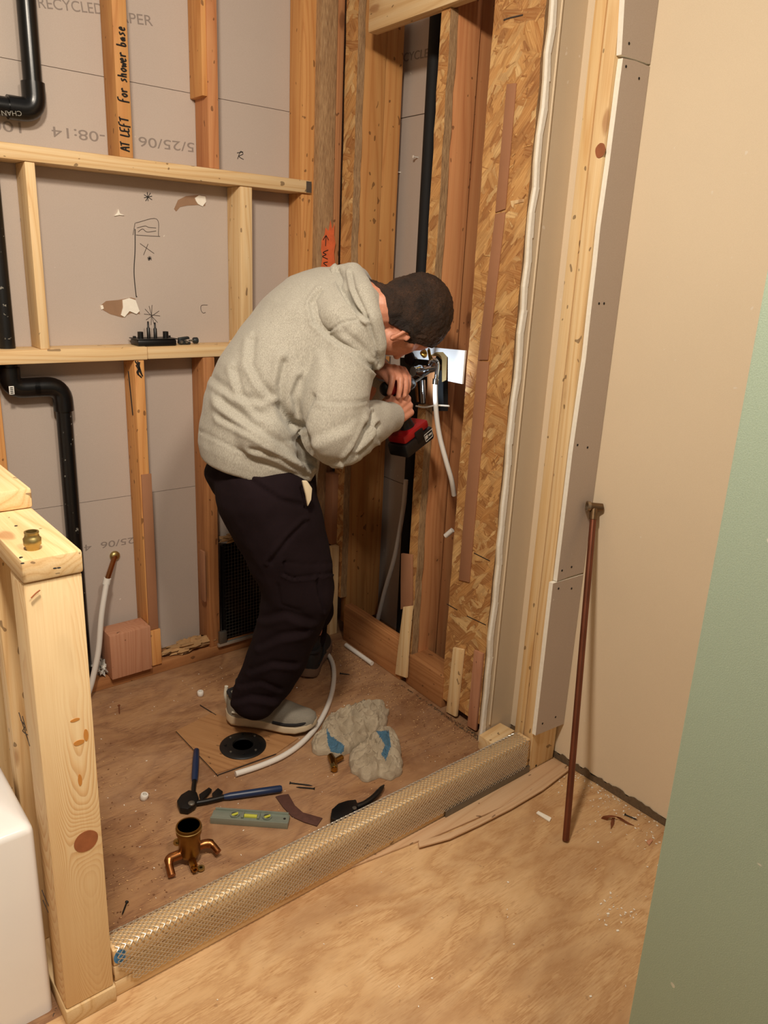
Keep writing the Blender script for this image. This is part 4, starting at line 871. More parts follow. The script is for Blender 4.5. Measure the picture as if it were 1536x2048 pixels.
# rags
t = NT('beige terry cloth'); v = t.coords((1, 1, 1), False); n1 = t.noise(v, 500, 3, .7); n2 = t.noise(v, 22, 3)
t.bump(n1, .8, .004); TERRY = t.done(t.mix(.4, t.mix(n1, '8c7c66', 'd6c6ac'), t.ramp(n2, [(.3, 'a08e76'), (.7, 'cdbfa6')])), .95)
t = NT('blue terry patch'); v = t.coords((1, 1, 1), False); n1 = t.noise(v, 400, 3, .7); t.bump(n1, .8, .003); TBLUE = t.done(t.mix(n1, '2c4a60', '5c86a0'), .95)
def rag(pts, h, seed, lab, blues):
    """a crumpled cloth heap: outline given on the floor, folded surface over it"""
    ctr = sum((Z(a, b) for a, b in pts), V())/len(pts); out = [Z(a, b)-ctr for a, b in pts]
    sp = smooth_path(out+[out[0]], 10)[:-1]; n = len(sp); rings = 60; mb = MB(); vs = []
    for i in range(rings+1):
        t_ = i/rings; sc_ = math.sin(t_*math.pi/2)**.85
        for j, p in enumerate(sp):
            q = p*sc_; dome = h*(max(0, 1-sc_**2.6))**.6
            w1 = V((q.x*17+seed, q.y*17, 0)); wp = N.noise_vector(w1)*.6
            r1 = 1-abs(N.noise(V((q.x*26, q.y*26, seed))+wp))*2.4; r2 = 1-abs(N.noise(V((q.x*55, q.y*55, seed+9))+wp*1.5))*2.
            r3 = 1-abs(math.sin((q.x*.6+q.y)*95+5*wp.x+4*N.noise(V((q.x*12, q.y*12, seed*2))))); r3 = r3**1.5
            z = dome*(.55+.40*r1)+.009*max(0, r2)*(1 if t_ < .96 else .3)+.011*r3*(1-sc_**6)+.003
            k = 1+.08*N.noise(V((q.x*40, q.y*40, seed+3)))
            vs.append(ctr+V((q.x*k, q.y*k, max(.001, z if i < rings else .0012))))
    b = len(vs); fs = [(i*n+j, i*n+(j+1) % n, (i+1)*n+(j+1) % n, (i+1)*n+j) for i in range(rings) for j in range(n)]
    fs.append(tuple(range(rings*n, (rings+1)*n)))
    mb.add(vs, fs); 
    for k, f in enumerate(mb.f):
        c = sum((mb.v[i] for i in f), V())/len(f)
        d = c-O; px = 768+F*d.dot(RT)/d.dot(FW); pyy = 1024-F*d.dot(UP)/d.dot(FW)
        for poly in blues:
            ins = False; j = len(poly)-1
            for i in range(len(poly)):
                (x1, y1), (x2, y2) = poly[i], poly[j]
                if (y1 > pyy) != (y2 > pyy) and px < (x2-x1)*(pyy-y1)/(y2-y1)+x1: ins = not ins
                j = i
            if ins: mb.mi[k] = 1
    return tag(finish('rag', mb, [TERRY, TBLUE], smooth=True), lab, 'rag')
rag([(622, 1488), (640, 1468), (650, 1448), (680, 1430), (715, 1418), (752, 1410), (768, 1412), (776, 1440), (762, 1468), (740, 1482), (712, 1498), (690, 1512), (655, 1514), (628, 1508)], .05, 3, 'crumpled beige rag with blue patch at left, beyond the other rag', [[(652, 1455), (662, 1470), (690, 1492), (684, 1508), (662, 1504), (655, 1485)]])
rag([(698, 1518), (712, 1500), (735, 1490), (745, 1475), (765, 1462), (788, 1468), (800, 1492), (803, 1520), (803, 1548), (782, 1562), (758, 1556), (735, 1566), (714, 1555), (700, 1538)], .042, 8, 'crumpled beige rag nearest the curb with blue streak on right', [[(752, 1462), (778, 1462), (782, 1492), (772, 1520), (762, 1508), (770, 1490)]])
# ================================================================ FLOOR THINGS OUTSIDE
LAT = wood('dusty pale lath', 'b98e68', 'd2ae88', 'dcbc98', ring=10, knots=False)
def strip_on_floor(name, pts, th, mat, lab, cat, z0=.0005, **k):
    return tag(finish(name, MB().prism([Z(a, b, z0) for a, b in pts], (0, 0, th)), mat, long=(1, .05, 0), bevel=.0015), lab, cat)
strip_on_floor('threshold_board', [(700, 1738), (1058, 1545), (1104, 1520), (1134, 1533), (1100, 1560), (1010, 1614), (836, 1690), (838, 1684)], .006, LAT, 'flat pale threshold board along the outside of the curb', 'board')
strip_on_floor('wood_lath', [(836, 1687), (900, 1668), (960, 1640), (1020, 1608), (1080, 1570), (1130, 1536), (1138, 1542), (1086, 1582), (1022, 1620), (960, 1652), (900, 1680), (838, 1697)], .006, LAT, 'thin bent dusty lath along the threshold board edge', 'lath', .0072)
strip_on_floor('wood_sliver', [(1072, 1628), (1076, 1624), (1103, 1638), (1099, 1645)], .005, GYP, 'small white sliver on plywood left of the copper pipe foot', 'sliver')
q = [V((Z(1208, 1640).x, Z(1208, 1640).y, .002)), Z(1214, 1634, .012), Z(1232, 1633, .014), Z(1246, 1641, .006), Z(1262, 1650, .002)]
mb = MB(); sp = smooth_path(q, 6)
for i in range(len(sp)-1):
    a, b = sp[i], sp[i+1]; s_ = V((-.004, .007, 0)); mb.hexa([a-s_, b-s_, b+s_, a+s_], [a-s_+V((0, 0, .0012)), b-s_+V((0, 0, .0012)), b+s_+V((0, 0, .0012)), a+s_+V((0, 0, .0012))])
rs = empty('metal_strap', Z(1235, 1640), 'twisted rusty metal strap at the foot of beige wall', 'strap')
finish('strap', mb, RUST, rs)
finish('strap_end', MB().prism([Z(a, b, .003) for a, b in ((1224, 1636), (1230, 1636), (1228, 1648), (1222, 1658), (1221, 1646))], (0, 0, .0012)), RUST, rs)
strip_on_floor('wood_chip', [(1292, 1684), (1302, 1678), (1306, 1682), (1298, 1692)], .003, BLOCK, 'square reddish wood chip near the green wall edge', 'wood chip')
# floor scratches and arcs
PLI = bpy.data.objects['floor']
# copper pipe with tee
foot = Z(1131, 1684, 0); tp = PX(1187, 1030, XR-.03)
tdir = (tp-foot).normalized()
root = empty('copper_pipe', foot, 'long copper pipe with tee fitting leaning against the beige wall', 'pipe')
finish('pipe', MB().tube([foot+tdir*.002+V((0, 0, .003)), tp], .0088, 18), COPPER, root, smooth=True)
TEE = plain('tarnished tee', '7a6248', .4, .9, var=.3)
finish('tee_socket', MB().tube([tp-tdir*.012, tp+tdir*.018], .0112, 18), TEE, root, smooth=True)
tc_ = tp+tdir*.022; ta = PX(1173, 1014, XR-.045)-PX(1205, 1017, XR-.008); ta.normalize()
finish('tee_run', MB().tube([tc_-ta*.022, tc_+ta*.012], .0115, 18), TEE, root, smooth=True)
finish('tee_run_end', MB().lathe([(.0115, 0), (.0145, .001), (.0145, .009), (.0105, .009), (.0105, -.008), (.001, -.008)], tc_+ta*.012, ta, 22), plain('tee rim', 'a08c74', .35, .8), root, smooth=True)
# debris
def scatter(name, n, region, size, mats, lab, seed, z=.0008, dens=None):
    rnd = random.Random(seed); mb = MB(); k = 0; tries = 0
    while k < n and tries < n*40:
        tries += 1
        x = rnd.uniform(region[0], region[1]); y = rnd.uniform(region[2], region[3])
        if dens and rnd.random() > dens(x, y): continue
        L_ = size*rnd.uniform(.4, 1.6); W_2 = L_*rnd.uniform(.2, .9); a = rnd.uniform(0, 6.28); c, s_ = math.cos(a), math.sin(a)
        pts = [V((x+c*u_*L_-s_*v_*W_2, y+s_*u_*L_+c*v_*W_2, z)) for u_, v_ in ((-.5, -.5), (.5, -.4), (.45, .5), (-.5, .35))]
        mb.prism(pts, (0, 0, size*.35), rnd.randrange(len(mats))); k += 1
    o = finish(name, mb, mats); return tag(o, lab, 'debris', None, 'stuff')
SAW = plain('sawdust tan', 'c9a070', .95); SAWD = plain('sawdust brown', '7c5436', .95)
corner = S(0.35, 0, 0)
scatter('sawdust', 900, (.8, 1.64, 1.35, 2.25), .003, [SAW, SAW, SAWD], 'sawdust along the foot of the side wall', 1, dens=lambda x, y: math.exp(-abs(1.62-x)/.12) if x < 1.64 else 0)
scatter('sawdust', 700, (.40, .75, 1.32, 2.1), .003, [SAW, SAWD], 'sawdust gathered beside the half wall in the shower', 2, dens=lambda x, y: math.exp(-(x-.40)/.12)*.8)
scatter('sawdust', 260, (.45, 1.6, 1.33, 2.3), .003, [SAW, GYP], 'stray wood specks over the middle of the shower floor', 3)
scatter('plaster_crumbs', 420, (1.2, 1.745, .4, 1.2), .0035, [GYP, GYP, SAW], 'white plaster crumbs along the foot of beige wall', 4, dens=lambda x, y: math.exp(-(1.745-x)/.05))
scatter('plaster_crumbs', 90, (.5, 1.7, .3, 1.18), .0035, [GYP, SAW], 'white crumbs strewn over the outer plywood floor', 5)
scatter('plaster_crumbs', 30, (1.33, 1.43, .70, .79), .0042, [GYP], 'cluster of white plaster crumbs near green wall edge', 6)
scatter('plaster_crumbs', 260, (1.40, 1.64, 1.40, 1.9), .004, [DIRT, SAWD], 'dark dirt crumbs packed along the side wall foot', 7, dens=lambda x, y: 1 if abs(x-(1.636+(y-1.443)*.0555)) < .018 else 0)
stroke('floor_marking', glyphs('bTuL'.replace('u', 'a'), PZ(122, 1990, 0), PZ(104, 2038, 0), .02), Z3, .0008, PENC, PLI, 4)
# ================================================================ THE MAN
def pix(p):
    d = p-O; k = d.dot(FW); return 768+F*d.dot(RT)/k, 1024-F*d.dot(UP)/k
def caps(mb, chain, n=14):
    """joined tapered limbs: list of (point, radius)"""
    for (p, r1), (q, r2) in zip(chain, chain[1:]):
        p, q = V(p), V(q); k = max(2, int((q-p).length/(.35*max(.006, min(r1, r2)))))
        k = min(k, 14)
        mb.tube([p.lerp(q, i/k) for i in range(k+1)], [r1+(r2-r1)*i/k for i in range(k+1)], n)
    for p, r in chain: mb.ball(p, r, n)
    return mb
def elt(mb, secs, n=26):
    """elliptical limb: list of (centre, half-axis a, half-axis b)"""
    vs = []; 
    for c, a, b in secs:
        for j in range(n):
            t_ = 2*math.pi*j/n; vs.append(V(c)+V(a)*math.cos(t_)+V(b)*math.sin(t_))
    k = len(secs); fs = [(i*n+j, i*n+(j+1) % n, (i+1)*n+(j+1) % n, (i+1)*n+j) for i in range(k-1) for j in range(n)]
    fs += [tuple(range(n-1, -1, -1)), tuple(range((k-1)*n, k*n))]; return mb.add(vs, fs)
def remesh(mb, vox, it, disp=None, fac=.5):
    me = bpy.data.meshes.new('t'); me.from_pydata([tuple(v) for v in mb.v], [], mb.f); me.update()
    bm = bmesh.new(); bm.from_mesh(me); bmesh.ops.recalc_face_normals(bm, faces=bm.faces); bm.to_mesh(me); bm.free()
    o = bpy.data.objects.new('t', me); COL.objects.link(o)
    m1 = o.modifiers.new('r', 'REMESH'); m1.mode = 'VOXEL'; m1.voxel_size = vox
    m2 = o.modifiers.new('s', 'SMOOTH'); m2.factor = fac; m2.iterations = it
    dg = bpy.context.evaluated_depsgraph_get(); out = bpy.data.meshes.new_from_object(o.evaluated_get(dg)); bpy.data.objects.remove(o)
    if disp:
        nr = [v.normal.copy() for v in out.vertices]
        for v, n_ in zip(out.vertices, nr): v.co = v.co+disp(v.co.copy(), n_)
    return out
def mobj(name, me, mats, parent, origin):
    mats = mats if isinstance(mats, list) else [mats]
    me.materials.clear()
    for q in mats: me.materials.append(q)
    for p_ in me.polygons: p_.use_smooth = True
    o = bpy.data.objects.new(name, me); COL.objects.link(o); me.transform(Matrix.Translation(-V(origin))); o.matrix_world = Matrix.Translation(V(origin))
    if parent: o.parent = parent; o.matrix_parent_inverse = Matrix.Translation(-V(parent.location)) if parent.type == 'EMPTY' else parent.matrix_world.inverted()
    return o
def seg_d(px, py_, poly):
    best = 1e9
    for (x1, y1), (x2, y2) in zip(poly, poly[1:]):
        dx_, dy_ = x2-x1, y2-y1; t_ = max(0, min(1, ((px-x1)*dx_+(py_-y1)*dy_)/(dx_*dx_+dy_*dy_+1e-9)))
        ex, ey = px-x1-t_*dx_, py_-y1-t_*dy_; d = math.hypot(ex, ey)
        if d < best: best = d; sgn = 1 if dx_*ey-dy_*ex > 0 else -1
    return best, sgn
def fold_disp(folds, fine, amp_noise, nscale):
    bb = [(min(p[0] for p in f[0])-f[1]*3, max(p[0] for p in f[0])+f[1]*3, min(p[1] for p in f[0])-f[1]*3, max(p[1] for p in f[0])+f[1]*3) for f in folds]
    def D(p, n_):
        o = 0.
        if n_.dot(p-O) < 0:
            px, qy = pix(p)
            for (poly, w_, a_, sd), b in zip(folds, bb):
                if b[0] < px < b[1] and b[2] < qy < b[3]:
                    d, sg = seg_d(px, qy, poly); x = d/w_
                    o += -a_*math.exp(-x*x)
                    if sd: o += a_*sd*.8*math.exp(-((x*sg-1.5)**2))
        q = p*nscale; wv = N.noise_vector(q*.6)*.7
        o += amp_noise*(N.noise(q+wv)+.5*N.noise(q*2.3+wv))
        return n_*o
    return D
foot_h = Z(462, 1468); foot_b = Z(594, 1484); sdir = (foot_b-foot_h).normalized(); sside = V((sdir.y, -sdir.x, 0))   # toward the camera
MAN = empty('person', (1.1, 1.9, 0), 'man in grey hoodie and black cargo trousers bent over, drilling at the wall', 'person')
K = lambda x, y, Y: PY(x, y, Y)
# --- joints
hipR, hipL = K(512, 985, 1.75), K(530, 985, 1.93)
knR, knL = K(603, 1175, 1.72), K(622, 1150, 1.98)
anR = Z(515, 1448)-sside*.045; anR = V((anR.x, anR.y, .09)); anL = V((1.46, 2.125, .09))
shR, shL = K(688, 672, 1.64), K(715, 640, 1.92)
elR, elL = K(655, 880, 1.575), K(690, 830, 1.98)
wrR, wrL = K(782, 834, 1.665), K(760, 737, 1.80)
neck = K(716, 598, 1.72); hc = K(835, 627, 1.655)
cv = (V((.93, -.1, .16))).normalized(); fv = V((.25, .12, -.95)); fv = (fv-cv*fv.dot(cv)).normalized(); sv = fv.cross(cv).normalized()
HR = Matrix((cv, fv, sv)).transposed()
def hp(c, f, s_=0):
    if f > .04: f = .04+(f-.04)*.8
    if c < -.03: c -= .016
    return hc+cv*c+fv*f+sv*s_
body = MB()
body.ball(hc, (.098, .104, .076), 24, R=HR); body.ball(hc-cv*.035-fv*.006, (.094, .096, .071), 20, R=HR)
body.ball(hp(-.045, .045), (.075, .062, .062), 20, R=HR); body.ball(hp(-.085, .052), (.045, .045, .05), 16, R=HR)
body.ball(hp(-.105, .075), (.02, .024, .026), 12, R=HR)                      # chin
caps(body, [(hp(-.02, .102), .009), (hp(-.055, .124), .011)], 10)            # nose
for s_ in (1, -1):
    caps(body, [(hp(-.054, .113, s_*.009), .007), (hp(-.057, .110, s_*.015), .006)], 8)
    caps(body, [(hp(.0, .094, s_*.012), .008), (hp(.002, .088, s_*.045), .008)], 8)   # brow
    caps(body, [(hp(-.04, .084, s_*.035), .018), (hp(-.05, .062, s_*.055), .016)], 10)   # cheek
caps(body, [(hp(-.079, .103, -.02), .006), (hp(-.079, .108, 0), .0065), (hp(-.079, .103, .02), .006)], 8)
caps(body, [(hp(-.088, .101, -.018), .006), (hp(-.088, .105, 0), .007), (hp(-.088, .101, .018), .006)], 8)
for s_ in (1, -1):      # ears
    ring = [(-.083, .012), (-.068, .008), (-.05, .0), (-.036, -.004), (-.026, .003), (-.027, .015), (-.038, .022)]
    caps(body, [(hp(a-.040, b+.014, s_*(.076+.006*(k > 1)-.002*(k > 4))), .0058) for k, (a, b) in enumerate(ring)], 8)
    body.ball(hp(-.086, .026, s_*.075), (.026, .013, .005), 12, R=HR); caps(body, [(hp(-.112, .028, s_*.068), .010), (hp(-.092, .028, s_*.071), .008), (hp(-.08, .024, s_*.072), .008)], 8)
caps(body, [(hp(-.05, -.03), .058), (hp(-.10, -.035), .053), (neck, .056), (K(660, 650, 1.78), .07)])
elt(body, [(K(640, 660, 1.8), (.0, .15, 0), (.07, 0, -.07)), (K(560, 800, 1.83), (0, .14, 0), (.09, 0, -.05)), (K(518, 950, 1.84), (0, .14, 0), (.10, 0, -.03)), (K(518, 985, 1.84), (0, .10, 0), (.08, 0, 0))])
caps(body, [(K(700, 640, 1.78), .07), (shR, .045), (elR, .036), (wrR, .031)]); caps(body, [(K(700, 640, 1.78), .07), (shL, .055), (elL, .045), (wrL, .031)])
for h_, k_, a_ in ((hipR, knR, anR), (hipL, knL, anL)): caps(body, [(K(520, 955, 1.84), .1), (h_, .085), (k_, .055), (a_, .04)])
def hand(mb, W, d, n_, th, curls, spread=.0, s=1., thumb=None, lens=None):
    """palm, four unequal fingers and a thumb; d to the knuckles, n_ out of the back of the hand, th toward the thumb side"""
    d = V(d).normalized(); n_ = V(n_); n_ = (n_-d*n_.dot(d)).normalized(); a = V(th); a = (a-d*a.dot(d)-n_*a.dot(n_)).normalized()
    KN_ = [(.088, .030), (.092, .010), (.088, -.010), (.080, -.029)]; LN = [(.044, .026, .021), (.048, .030, .022), (.045, .027, .022), (.035, .021, .019)]
    for i, ((l, w_), ln) in enumerate(zip(KN_, LN)):
        k_ = W+d*l*s+a*w_*s; mb2 = [(W+a*w_*.5*s+d*.006, .0135*s), (W+d*l*.5*s+a*w_*.85*s-n_*.002, .0140*s), (k_, .0112*s)]
        caps(mb, mb2, 12)
        an = 0; p = k_; ch = [(p, .0110*s)]
        for j, L_ in enumerate(ln):
            an += math.radians(curls[i][j]); dr = d*math.cos(an)-n_*math.sin(an)+a*spread*(1.5-i)*.12
            p = p+dr.normalized()*L_*s; ch.append((p, (.0098, .0088, .0076)[j]*s*(1 if i < 3 else .9)))
            if j == 2: tip = (p, dr.normalized())
        caps(mb, ch, 12)
        nl = dr.cross(a).normalized(); nl = nl if nl.dot(n_*math.cos(an)+d*math.sin(an)) > 0 else -nl
        mb.ball(p+nl*.0045*s-dr.normalized()*.002, (.0062*s, .0062*s, .0062*s), 8)
    tp_ = thumb or [(.022, .024, -.006), (.048, .044, -.014), (.070, .052, -.022), (.088, .050, -.03)]
    caps(mb, [(W+d*u_*s+a*v_*s+n_*w_*s, r_*s) for (u_, v_, w_), r_ in zip(tp_, (.0165, .0145, .0118, .0092))], 12)
hdR = (K(827, 796, 1.69)-wrR)
hand(body, wrR, hdR, (.05, -1, .25), (-.3, .1, 1), [(30, 55, 30), (75, 75, 40), (80, 75, 40), (80, 70, 40)], thumb=[(.022, .022, -.008), (.045, .036, -.022), (.066, .04, -.038), (.082, .036, -.052)])
hdL = (K(794, 737, 1.712)-wrL)
hand(body, wrL, hdL, (.15, -.25, 1), (-1, -.1, -.1), [(42, 42, 18), (40, 40, 18), (38, 42, 20), (38, 42, 20)], spread=.4, thumb=[(.022, .024, -.006), (.06, .04, -.012), (.092, .040, -.026), (.108, .030, -.046)])
t = NT('skin'); n1 = t.noise(t.coords(), 14, 4, .6); n2 = t.noise(t.coords(), 220, 3, .6)
skc = t.mix(n1, 'b8745a', 'd89a7c'); skc = t.mix(.12, skc, t.ramp(n2, [(.3, '8c4a38'), (.7, 'e8b498')])); t.bump(n2, .12)
SKIN = t.done(skc, .5, 0, **{'Subsurface Weight': .12, 'Subsurface Radius': (.012, .004, .002)})
me = remesh(body, .0032, 5)
bo = mobj('body', me, SKIN, MAN, (1.3, 1.75, 1.0))
# --- hair
def hth(f): 
    P_ = [(-.2, -.128), (-.03, -.126), (-.005, -.124), (.006, -.112), (.018, -.088), (.034, -.078), (.048, -.082), (.062, -.045), (.08, -.005), (.095, .03), (.2, .05)]
    for (a, b), (c, d) in zip(P_, P_[1:]):
        if f <= c: return b+(d-b)*(f-a)/(c-a)
    return .05
hv = []; src = bo.data; off = bo.location; tv = []
for v in src.vertices:
    w_ = v.co+off; l_ = HR.transposed() @ (w_-hc)
    if l_.length > .2 or l_.x > .3: tv.append(0); continue
    q = l_*14; th_ = hth(l_.y)+.006*N.noise(q)+.003*N.noise(q*4); tv.append(max(0, min(1, (l_.x-th_)/.012+.5)))
hm = MB(); mp_ = {}
for p_ in src.polygons:
    if max(tv[i] for i in p_.vertices) <= 0: continue
    ids = []
    for i in p_.vertices:
        if i not in mp_:
            w_ = src.vertices[i].co+off; l_ = w_-hc; e_ = tv[i]*tv[i]*(3-2*tv[i]); top = max(0, l_.normalized().dot(cv*.6-fv*.1))
            mp_[i] = len(hm.v); hm.v.append(w_+src.vertices[i].normal*(-.0015+e_*(.0075+.008*top+.0016*N.noise(l_*60)+.0022*N.noise(l_*150))))
        ids.append(mp_[i])
    hm.f.append(tuple(ids)); hm.mi.append(0)
t = NT('short dark brown hair'); c_ = t.coords((1, 1, 1), False); mp = t.n('Mapping'); mp.inputs['Scale'].default_value = (160, 520, 520); t.l(c_, mp.inputs[0]); n1 = t.noise(mp.outputs[0], 1., 3, .7); n2 = t.noise(c_, 18, 3)
t.bump(n1, .9, .004); HAIR = t.done(t.mix(t.ramp(n2, [(.35, '606060'), (.7, 'd0d0d0')]), '0f0907', t.ramp(n1, [(.3, '1a100a'), (.7, '6c4830')])), .62)
finish('hair', hm, HAIR, MAN, smooth=True)
# --- hoodie
hd_ = MB()
def sec(l, r_, Y, dp, tilt=0):
    a, b = K(l[0], l[1], Y), K(r_[0], r_[1], Y); h = (b-a)/2; return ((a+b)/2, h, V((dp*.25, dp, dp*.0)))
SECS = [sec((404, 922), (628, 966), 1.84, .165), sec((399, 890), (628, 940), 1.84, .175), sec((402, 850), (632, 900), 1.84, .18), sec((412, 795), (645, 860), 1.835, .185), sec((440, 722), (668, 820), 1.83, .19), sec((482, 660), (700, 775), 1.825, .195), sec((535, 597), (728, 735), 1.81, .2), sec((588, 550), (745, 700), 1.80, .19), sec((640, 532), (758, 665), 1.79, .165), sec((680, 535), (760, 625), 1.76, .12), sec((702, 552), (748, 610), 1.74, .08)]
elt(hd_, SECS, 36)
caps(hd_, [(K(655, 640, 1.76), .095), (K(686, 690, 1.66), .092), (K(672, 790, 1.605), .088), (K(662, 862, 1.585), .080), (K(676, 878, 1.585), .075), (K(715, 855, 1.61), .070), (K(757, 838, 1.645), .055), (K(779, 835, 1.662), .044)], 20)
caps(hd_, [(K(715, 640, 1.84), .09), (K(720, 690, 1.92), .085), (K(712, 790, 1.96), .075), (K(740, 770, 1.91), .06), (K(753, 746, 1.83), .048)], 18)
caps(hd_, [(K(520, 870, 1.70), .07), (K(600, 930, 1.70), .05)], 14)
FO = [
 ([(627, 793), (612, 821), (606, 842)], 5, .011, 0), ([(561, 813), (576, 832), (603, 851), (608, 874), (616, 896), (624, 925)], 7, .012, -1),
 ([(629, 799), (640, 804), (690, 806), (739, 802)], 2.6, .0045, .5), ([(444, 802), (493, 840), (550, 878), (591, 904), (622, 927)], 9, .011, 1),
 ([(440, 835), (505, 868), (561, 902), (606, 922)], 6, .007, 1), ([(505, 681), (501, 727), (520, 764), (545, 790)], 8, .007, 1),
 ([(569, 726), (561, 770), (566, 820), (588, 855)], 9, .012, 1), ([(600, 760), (588, 790), (596, 830)], 8, .008, 1), ([(399, 862), (455, 890), (512, 921), (569, 941), (625, 956)], 2.8, .0045, .4),
 ([(742, 828), (727, 862), (712, 896), (690, 925)], 5, .010, 1), ([(756, 850), (750, 877), (722, 908)], 5, .010, 1), ([(735, 838), (752, 858), (757, 880)], 4, .006, 1),
 ([(652, 930), (700, 918), (730, 900)], 5, .006, 1), ([(430, 760), (470, 790), (520, 800)], 8, .006, 1), ([(470, 740), (482, 790), (520, 830)], 7, .006, 1),
 ([(600, 880), (640, 870), (690, 850)], 12, .005, 1), ([(545, 790), (600, 870), (640, 940)], 9, .006, -1), ([(650, 700), (660, 740), (650, 790)], 10, .004, 1),
 ([(640, 585), (622, 610), (630, 645), (658, 672), (700, 704), (757, 746)], 5, .008, 1), ([(500, 900), (560, 915), (615, 950)], 5, .005, 1), ([(620, 935), (634, 950), (646, 958)], 4, .006, 0)]
t = NT('heather grey fleece'); c_ = t.coords((1, 1, 1), False); mp = t.n('Mapping'); mp.inputs['Scale'].default_value = (650, 650, 150); mp.inputs['Rotation'].default_value = (0, .5, 0); t.l(c_, mp.inputs[0])
n1 = t.noise(mp.outputs[0], 1., 3, .6); n2 = t.noise(c_, 900, 2); n3 = t.noise(c_, 16, 3)
hcol = t.mix(.62, 'a39e92', t.ramp(n1, [(.3, '7c786e'), (.5, 'a29d90'), (.7, 'c6c1b4')])); t.bump(n2, .2, .0015)
FLEECE = t.done(hcol, .95, 0, **{'Sheen Weight': .15})
me = remesh(hd_, .0065, 6, fold_disp(FO, None, .0045, 9)); HO = mobj('hoodie', me, FLEECE, MAN, (1.15, 1.8, 1.15))
# hood lying on the shoulders
ho_ = MB()
caps(ho_, [(K(668, 560, 1.74), .036), (K(705, 552, 1.68), .034), (K(724, 585, 1.60), .032), (K(740, 640, 1.56), .032), (K(750, 690, 1.56), .030), (K(752, 722, 1.575), .024)], 16)
caps(ho_, [(K(650, 600, 1.70), .05), (K(672, 632, 1.63), .046), (K(704, 665, 1.59), .042), (K(734, 702, 1.575), .034)], 16)
caps(ho_, [(K(700, 552, 1.72), .034), (K(716, 560, 1.80), .032), (K(735, 585, 1.86), .03), (K(750, 630, 1.88), .03)], 14)
caps(ho_, [(K(690, 600, 1.66), .045), (K(716, 650, 1.60), .040)], 14)
FH = [([(640, 579), (626, 598), (627, 625), (640, 651), (654, 666)], 5, .006, -1), ([(654, 666), (682, 647), (735, 634)], 2.6, .006, .6), ([(674, 541), (680, 575), (697, 606), (731, 636)], 5, .010, 1),
      ([(701, 545), (706, 575), (724, 613), (736, 636), (752, 690), (758, 730)], 3.5, .008, 1), ([(690, 665), (720, 690), (745, 715)], 7, .005, 1), ([(735, 636), (745, 670), (750, 700)], 3, .004, -1)]
me = remesh(ho_, .0045, 5, fold_disp(FH, None, .003, 12)); mobj('hood', me, FLEECE, MAN, (1.3, 1.6, 1.3))
# cuff ribs
for W_c, E_c, r_c in ((K(786, 833, 1.664), K(768, 838, 1.655), .040), (K(762, 738, 1.805), K(750, 748, 1.835), .042)):
    finish('sleeve_cuff', MB().lathe([(r_c-.008, .0), (r_c, -.001), (r_c+.003, .006), (r_c+.004, .035), (r_c-.004, .042), (r_c-.008, .03)], W_c, (E_c-W_c), 30), FLEECE, MAN, smooth=True)
# --- trousers
tr_ = MB()
elt(tr_, [(K(522, 905, 1.84), (.0, .155, 0), (.135, 0, .02)), (K(520, 950, 1.84), (0, .165, 0), (.155, 0, -.01)), (K(528, 1000, 1.84), (0, .16, 0), (.145, 0, -.03)), (K(545, 1040, 1.84), (0, .13, 0), (.11, 0, -.03))], 30)
caps(tr_, [(K(528, 985, 1.77), .135), (K(560, 1060, 1.745), .125), (K(588, 1135, 1.725), .110), (K(596, 1185, 1.72), .104), (K(583, 1240, 1.74), .096), (K(560, 1300, 1.765), .092), (K(532, 1355, 1.80), .084), (K(510, 1392, 1.815), .072)], 22)
tz = V((anL.x, anL.y, .12))
caps(tr_, [(hipL, .125), (K(575, 1090, 1.96), .11), (K(612, 1170, 2.0), .095), (K(622, 1220, 2.04), .08), (tz+V((0, 0, .12)), .07), (tz, .062)], 18)
FT = [([(610, 1045), (575, 1080), (540, 1125)], 5, .006, 1), ([(520, 1290), (560, 1270), (610, 1262)], 7, .007, 1), ([(500, 1340), (545, 1325), (590, 1330)], 6, .006, 1), ([(530, 1235), (570, 1225), (620, 1240)], 8, .006, 1),
      ([(568, 1124), (566, 1148), (585, 1157), (630, 1153), (674, 1143)], 2.8, .006, .8), ([(568, 1124), (620, 1130), (672, 1124)], 2., .003, 0), ([(636, 1160), (640, 1190), (648, 1220)], 3.5, .008, 1), ([(604, 975), (612, 1015), (622, 1018)], 3, .01, 0),
      ([(555, 1170), (560, 1210), (600, 1222)], 3, .004, 0), ([(470, 1400), (500, 1392), (545, 1400)], 6, .007, 1), ([(600, 1010), (560, 1000), (500, 960)], 6, .005, 1), ([(480, 1370), (520, 1365), (560, 1380)], 5, .005, 1)]
t = NT('black cargo cotton'); n1 = t.noise(t.coords((1, 1, 1), False), 10, 4); n2 = t.noise(t.coords((1, 1, 1), False), 600, 2); t.bump(n2, .2)
PANT = t.done(t.mix(n1, '140b0c', '20161a'), .95, 0, **{'Specular IOR Level': .12})
me = remesh(tr_, .0065, 6, fold_disp(FT, None, .0065, 8)); TR_ = mobj('trousers', me, PANT, MAN, (1.15, 1.85, .5))
# white pocket lining peeping out at the hip
LIN = plain('cream pocket lining', 'cfc0a2', .9)
q = [K(605, 962, 1.615), K(615, 962, 1.61), K(625, 977, 1.61), K(623, 1000, 1.61), K(616, 1014, 1.618), K(612, 990, 1.615)]
finish('pocket_lining', MB().prism(q, (.002, .010, 0)), LIN, MAN, bevel=.003)
# paint smudge on the thigh
for k, (a, b) in enumerate(((575, 1182), (584, 1186), (594, 1192))):
    pass
